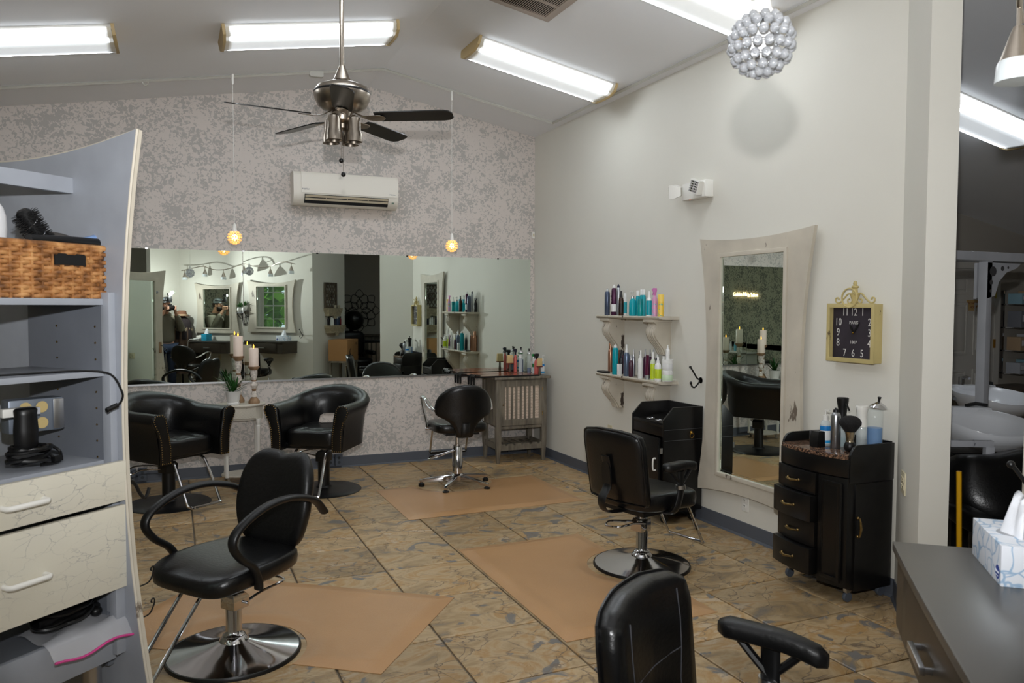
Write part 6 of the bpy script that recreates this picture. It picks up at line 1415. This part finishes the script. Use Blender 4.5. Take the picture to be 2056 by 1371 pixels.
def bowl(x, y, z, rz, label):
    t = T('shampoo_bowl', label, 'sink', (x, y, z), rz, 'white shampoo bowls'); PORC = pm('porcelain', (214, 216, 220), .15)
    rings = []
    for s, dz in ((.02, -.11), (.55, -.11), (.82, -.08), (.95, -.02), (1.0, .015), (1.04, .018), (1.05, .0), (.98, -.04), (.8, -.11), (.5, -.14), (.02, -.14)):
        rings.append([(.25*s*math.copysign(abs(cos(a))**.75, cos(a)), .27*s*math.copysign(abs(sin(a))**.75, sin(a)), dz-(.055*max(0, -sin(a))**3 if s > .8 else 0)+(.03*max(0, sin(a)) if s > .9 else 0)) for a in [2*pi*i/40 for i in range(40)]])
    O('basin', MB().loft(rings), PORC, t, smooth=80); O('faucet_deck', MB().box((0, .30, .03), (.4, .09, .05)), PORC, t, bev=.01)
    O('faucet', MB().cyl((-.06, .3, .05), (-.06, .3, .12), .022, n=14).tube([(-.06, .3, .11), (-.06, .24, .125), (-.06, .2, .115)], .011, 8), CHROME, t); O('spray_hose', MB().tube([(.06, .3, .06), (.1, .26, .08), (.16, .24, .07)], .012, 8), BLKP, t)
    O('pedestal', MB().box((0, .2, -.2-(z-.2)/2), (.22, .2, z-.2)), BLKP, t)
bowl(4.35, 3.05, .93, -.45, 'white shampoo bowl in front of the post frame'); bowl(5.75, 3.95, .93, -.35, 'white shampoo bowl farther back, right of the post')
t = T('low_frame', 'distressed white low frame between shampoo bowl and recliner', 'frame', (3.96, 2.88, .07), -.5); O('rail', MB().box((0, 0, .79), (.30, .035, .035)), DIST, t, bev=.003)
for s in (-1, 1): O('leg', MB().box((s*.13, 0, .345), (.045, .04, .86)), DIST, t, bev=.003)
t = T('recliner', 'black leather shampoo recliner below the bowls', 'chair', (3.93, 2.43, 0), -.5)
fn = lambda v: Vector((v.x, v.y, v.z+.02*sin(v.x*16)+.015*sin(v.y*22)))
O('seat', MB().pad((0, -.1, .40), (.62, .65, .2), 4, 32, 14, fn), BLACK, t, smooth=80); O('backrest', MB().pad((0, .28, .64), (.64, .30, .42), 3, 32, 14, fn, Matrix.Rotation(-.5, 3, 'X')), BLACK, t, smooth=80); O('base', MB().box((0, -.05, .16), (.5, .55, .32)), BLKP, t, bev=.02)
for s in (-1, 1): O('armrest', MB().pad((s*.34, -.05, .55), (.1, .5, .1), 4, 24, 10), BLACK, t, smooth=80)
t = T('broom', 'yellow broom handle leaning behind the white wall end', 'broom', (3.405, 2.50, 0), 0); O('handle', MB().tube([(.035, .0, .12), (-.012, -.012, .83)], .012, 10), pm('yellow_handle', (214, 160, 20), .4), t); O('broom_head', MB().box((.065, 0, .06), (.05, .22, .12), Matrix.Rotation(-.73, 4, 'Z')), pm('broom_grey', (60, 60, 64), .9, bump=(120, .5)), t)
# product rack on the washroom wall
t = T('product_rack', 'chrome wire rack of boxed foil and cream packets on the washroom wall', 'rack', (9.02, 5.9, 0), 0)
for z in (.86, 1.12, 1.38, 1.64): O('wire_shelf', MB().box((0, -.13, z), (.72, .24, .012)), CHROME, t); O('front_wire', MB().cyl((-.36, -.25, z+.05), (.36, -.25, z+.05), .004, n=6), CHROME, t)
for s in (-1, 1): O('side_rail', MB().box((s*.35, -.02, 1.3), (.02, .03, 1.0)), CHROME, t)
pc = [((170, 172, 178), 'grey'), ((140, 176, 190), 'pale blue'), ((176, 150, 120), 'tan'), ((200, 200, 204), 'white'), ((120, 122, 130), 'slate')]; pi_ = 0
for j, z in enumerate((.866, 1.126, 1.386, 1.646)):
    for k in range(4):
        c_, nm = pc[(j*2+k) % 5]; x = 9.02-.26+.17*k; h_ = .12+.03*((j+k) % 3)
        b_ = T('product_box', nm+' product box, '+('first', 'second', 'third', 'fourth')[k]+' from the door on the '+('lowest', 'second lowest', 'second highest', 'top')[j]+' rack shelf', 'box', (x, 5.76, z), 0, 'product boxes on the wire rack')
        O('carton', MB().box((0, 0, h_/2), (.13, .16, h_)), col(c_, .5), b_, bev=.002); O('label_card', MB().box((0, -.081, h_*.55), (.09, .002, h_*.4)), col((216, 216, 220), .5), b_)
t = T('white_carved_frame', 'white carved frame on the washroom side of the wall end, seen edge-on', 'frame', tuple(B+nrm*.125+ab*-.04)+(1.35,), face(-ab.x, -ab.y)); 
mb = MB(); mb.tube([(0.10, .0, 0), (.10, 0, .62), (.085, 0, .68), (.03, 0, .72)], .014, 8); O('frame_edge', mb, DIST, t); O('corner_scroll', MB().ball((.1, 0, .60), (.022, .02, .05), 12, 8).ball((.1, 0, .03), (.022, .02, .045), 12, 8), DIST, t); O('mount', MB().box((.02, 0, .4), (.05, .01, .3)), DIST, t)
# seen through the opening in the big mirror: lotus wall art, cabinet, hooded dryer, console
t = T('lotus_wall_art', 'black metal lotus outline wall art in the washroom, seen only reflected', 'wall art', (3.75, YWB, 1.50), face(0, 1))
for n_, r0, r1, w_, ph in ((8, .05, .25, .085, 0), (8, .16, .37, .12, pi/8), (8, .26, .46, .10, 0)):
    for k in range(n_):
        a = 2*pi*k/n_+ph; P = [(r0, 0), (r0+(r1-r0)*.35, w_*.8), (r0+(r1-r0)*.65, w_*.75), (r1, 0), (r0+(r1-r0)*.65, -w_*.75), (r0+(r1-r0)*.35, -w_*.8), (r0, 0)]
        q = spline([(x*cos(a)-y*sin(a), -.015, x*sin(a)+y*cos(a)) for x, y in P], 4); O('petal', MB().tube(q, .0065, 5), BLKM, t)
t = T('display_cabinet', 'weathered cabinet with lattice door in the washroom, seen only reflected', 'cabinet', (4.05, YWB+.28, 0), face(0, 1)); O('carcass', MB().box((0, 0, .5), (.7, .36, .9)), GREYWOOD, t); O('top_board', MB().box((0, 0, .97), (.8, .46, .04)), DARKWOOD, t, bev=.006); O('woven_panel', MB().box((0, -.185, .6), (.42, .01, .5)), MATS['whitewashed_weave'], t)
for k in range(4): O('slat', MB().box((-.15+.1*k, -.194, .6), (.03, .012, .5)), GREYWOOD, t)
t = T('hooded_dryer', 'black hooded hair dryer chair in the washroom, seen only reflected', 'hair dryer', (3.30, .10, 0), face(.2, 1)); O('hood', MB().ball((0, .05, 1.32), (.2, .22, .2), 24, 14), BLKW, t); O('neck', MB().cyl((0, .2, .9), (0, .15, 1.2), .04), BLKP, t); O('backrest', MB().pad((0, .12, .86), (.5, .2, .5), 4, 28, 12), BLACK, t, smooth=80); O('seat', MB().pad((0, -.1, .5), (.54, .55, .18), 4, 28, 12), BLACK, t, smooth=80); O('base', MB().box((0, 0, .22), (.4, .4, .44)), BLKP, t)
for s in (-1, 1): O('armrest', MB().pad((s*.3, -.05, .68), (.09, .45, .09), 4, 20, 10), BLACK, t, smooth=80)
t = T('console_table', 'small black console table in the washroom, seen only reflected', 'table', (3.78, -.35, 0), face(0, 1)); O('tabletop', MB().box((0, 0, .88), (.6, .34, .05)), BLKW, t, bev=.004)
for sx in (-1, 1):
    for sy in (-1, 1): O('leg', MB().cyl((sx*.22, sy*.12, 0), (sx*.26, sy*.14, .86), .016, n=8), BLKM, t)
# ------------------------------------------------------------------ the photographer, seen only in the mirrors; local -Y is forward, the lens is at the origin
PH = face(.4, .916)
t = T('person', 'bearded person in grey cap and olive hoodie photographing, seen only in mirrors', 'person', (0, 0, 0), PH)
def skin(name, verts, edges, radii, m, parent, root=0, sub=2):
    me = bpy.data.meshes.new(name); me.from_pydata(verts, edges, []); o = bpy.data.objects.new(name, me); C.objects.link(o); o.parent = parent
    sk = o.modifiers.new('skin', 'SKIN'); sk.use_smooth_shade = True
    for v, r_ in zip(me.skin_vertices[0].data, radii): v.radius = r_ if isinstance(r_, tuple) else (r_, r_)
    me.skin_vertices[0].data[root].use_root = True
    s = o.modifiers.new('sub', 'SUBSURF'); s.levels = sub; s.render_levels = sub; me.materials.append(m); return o
SKIN = pm('skin', (196, 148, 122), .5); HOOD = pm('olive_hoodie', (104, 98, 84), .9, bump=(60, .2)); JEAN = pm('blue_jeans', (40, 52, 74), .85, bump=(120, .2))
HAIR = pm('dark_beard', (48, 36, 30), .8, bump=(160, .5)); CAPM = pm('grey_cap', (132, 138, 142), .85)
yb = .30
V = [(0, yb, .92), (0, yb, 1.05), (0, yb+.02, 1.22), (0, yb+.03, 1.38), (0, yb+.02, 1.46), (0, yb-.03, 1.54), (0, yb-.07, 1.63), (0, yb-.06, 1.72),
     (-.10, yb, .88), (-.115, yb-.02, .48), (-.12, yb+.02, .10), (-.13, yb-.13, .04), (.10, yb, .88), (.115, yb-.02, .48), (.12, yb+.02, .10), (.13, yb-.13, .04),
     (-.19, yb+.02, 1.38), (-.27, yb-.08, 1.17), (-.115, .10, 1.50), (-.085, .075, 1.56), (.19, yb+.02, 1.38), (.27, yb-.08, 1.17), (.115, .10, 1.50), (.085, .075, 1.56)]
Ed = [(0, 1), (1, 2), (2, 3), (3, 4), (4, 5), (5, 6), (6, 7), (0, 8), (8, 9), (9, 10), (10, 11), (0, 12), (12, 13), (13, 14), (14, 15), (3, 16), (16, 17), (17, 18), (18, 19), (3, 20), (20, 21), (21, 22), (22, 23)]
rd = [(.15, .11), (.14, .10), (.155, .11), (.15, .10), .06, .065, (.078, .1), (.07, .085), .085, .06, .042, .035, .085, .06, .042, .035, .062, .05, .032, .025, .062, .05, .032, .025]
body = skin('body', V, Ed, rd, SKIN, t)
hy = yb-.07
O('nose', MB().loft([[(-.012, hy-.088, 1.665), (.012, hy-.088, 1.665), (0, hy-.08, 1.67)], [(-.018, hy-.085, 1.62), (.018, hy-.085, 1.62), (0, hy-.118, 1.622)], [(-.012, hy-.085, 1.612), (.012, hy-.085, 1.612), (0, hy-.1, 1.61)]]), SKIN, t)
for s in (-1, 1):
    O('ear', MB().ball((s*.08, hy+.01, 1.635), (.012, .022, .032), 12, 8), SKIN, t)
    O('eye', MB().ball((s*.032, hy-.083, 1.655), (.013, .008, .008), 10, 8), pm('eye_white', (220, 216, 210), .3), t)
O('mouth', MB().ball((0, hy-.094, 1.585), (.024, .008, .007), 12, 6), pm('lips', (160, 96, 88), .5), t)
O('beard', MB().loft([[(.083*k_*cos(a), hy-.005-.098*k_*max(0, sin(a))**.8*.98+.0, z) for a in [pi*i/16 for i in range(17)]]+[(.07*k_*cos(a), hy-.0-.02*max(0, sin(a)), z) for a in [pi*(16-i)/16 for i in range(17)]] for z, k_ in ((1.525, .6), (1.54, .9), (1.57, 1.02), (1.60, 1.03), (1.615, .96))]), HAIR, t, smooth=80)
O('hair', MB().ball((0, hy+.035, 1.66), (.085, .085, .075), 20, 12), HAIR, t)
cp = O('cap', MB().lathe([(.095, 0), (.098, .02), (.09, .06), (.06, .092), (.02, .105), (.001, .106)], (0, hy+.0, 1.685), 28), CAPM, t); O('cap_brim', MB().prism([(-.07, .085), (-.075, .12), (-.05, .165), (0, .18), (.05, .165), (.075, .12), (.07, .085)], 1.675, 1.682, 'XY', Matrix.Translation((0, hy, 0))), CAPM, cp)
O('sunglasses', MB().tube([(.102*cos(a), hy-.102*sin(a), 1.735) for a in [-.3+k*.18 for k in range(21)]], .006, 6).ball((-.04, hy-.1, 1.74), (.028, .012, .016), 12, 8).ball((.04, hy-.1, 1.74), (.028, .012, .016), 12, 8), BLKP, cp)
hV = [(0, yb, .90), (0, yb, 1.05), (0, yb+.02, 1.22), (0, yb+.03, 1.37), (0, yb+.02, 1.47), (-.20, yb+.02, 1.37), (-.285, yb-.08, 1.165), (-.125, .112, 1.48), (.20, yb+.02, 1.37), (.285, yb-.08, 1.165), (.125, .112, 1.48)]
skin('hoodie', hV, [(0, 1), (1, 2), (2, 3), (3, 4), (3, 5), (5, 6), (6, 7), (3, 8), (8, 9), (9, 10)], [(.185, .135), (.18, .13), (.185, .135), (.175, .125), .085, .085, .075, .05, .085, .075, .05], HOOD, t)
O('hood', MB().tube([(.10*cos(a), yb+.04+.075*sin(a), 1.47+.02*sin(a)) for a in [2*pi*k/20 for k in range(20)]], .035, 10, closed=True), HOOD, t)
jV = [(0, yb, .93), (-.10, yb, .86), (-.115, yb-.02, .48), (-.12, yb+.015, .09), (.10, yb, .86), (.115, yb-.02, .48), (.12, yb+.015, .09)]
skin('jeans', jV, [(0, 1), (1, 2), (2, 3), (0, 4), (4, 5), (5, 6)], [(.165, .12), .105, .08, .07, .105, .08, .07], JEAN, t)
for s in (-1, 1): O('shoe', MB().loft([[(s*.125+x*k_, yb-.06+y*k2, z) for x, y in ell(.05, .14, 20)] for z, k_, k2 in ((0, 1, 1), (.03, 1, 1), (.06, .85, .85), (.1, .7, .5))]), BLKP, t)
def hand(s):
    """palm beside the camera body, four fingers curled round its front, thumb behind"""
    mb = MB(); mb.pad((s*.082, .07, 1.585), (.034, .075, .085), 3, 20, 10)
    for k, (z, L) in enumerate(((1.617, .9), (1.597, 1.0), (1.577, .97), (1.558, .8))):
        mb.tube(spline([(s*.085, .05, z), (s*.086, .022, z), (s*.078, .012, z), (s*(.078-.036*L), .014, z-.002)], 4), [.0095]*9+[.009, .0085, .008, .006], 8)
    mb.tube(spline([(s*.08, .095, 1.595), (s*.062, .112, 1.605), (s*.035, .112, 1.61)], 4), [.012, .012, .0115, .011, .0105, .01, .009, .008, .006], 8)
    O('hand', mb, SKIN, t, smooth=80)
hand(-1); hand(1)
cm = T('camera', 'black photo camera with a glowing flash held by the photographer', 'camera', (0, 0, 1.6), PH)
O('camera_body', MB().box((0, .065, -.012), (.135, .055, .09)), BLKP, cm, bev=.01); O('lens_barrel', MB().lathe([(.038, .045), (.038, .02), (.034, .012), (.03, .012), (.028, .02)], (0, 0, -.0), 28, 'Y', cap=False), BLKP, cm)
for v in cm.children: pass
O('prism_hump', MB().box((0, .065, .045), (.05, .05, .03)), BLKP, cm, bev=.008); fl_ = O('flash_body', MB().box((0, .085, .15), (.06, .05, .10)).box((0, .08, .235), (.065, .07, .05)), BLKP, cm, bev=.005)
O('flash_lens', MB().box((0, .043, .235), (.055, .004, .04)), pm('flash_lit', (255, 255, 255), .3, emit=((255, 252, 244), 30.0)), fl_)
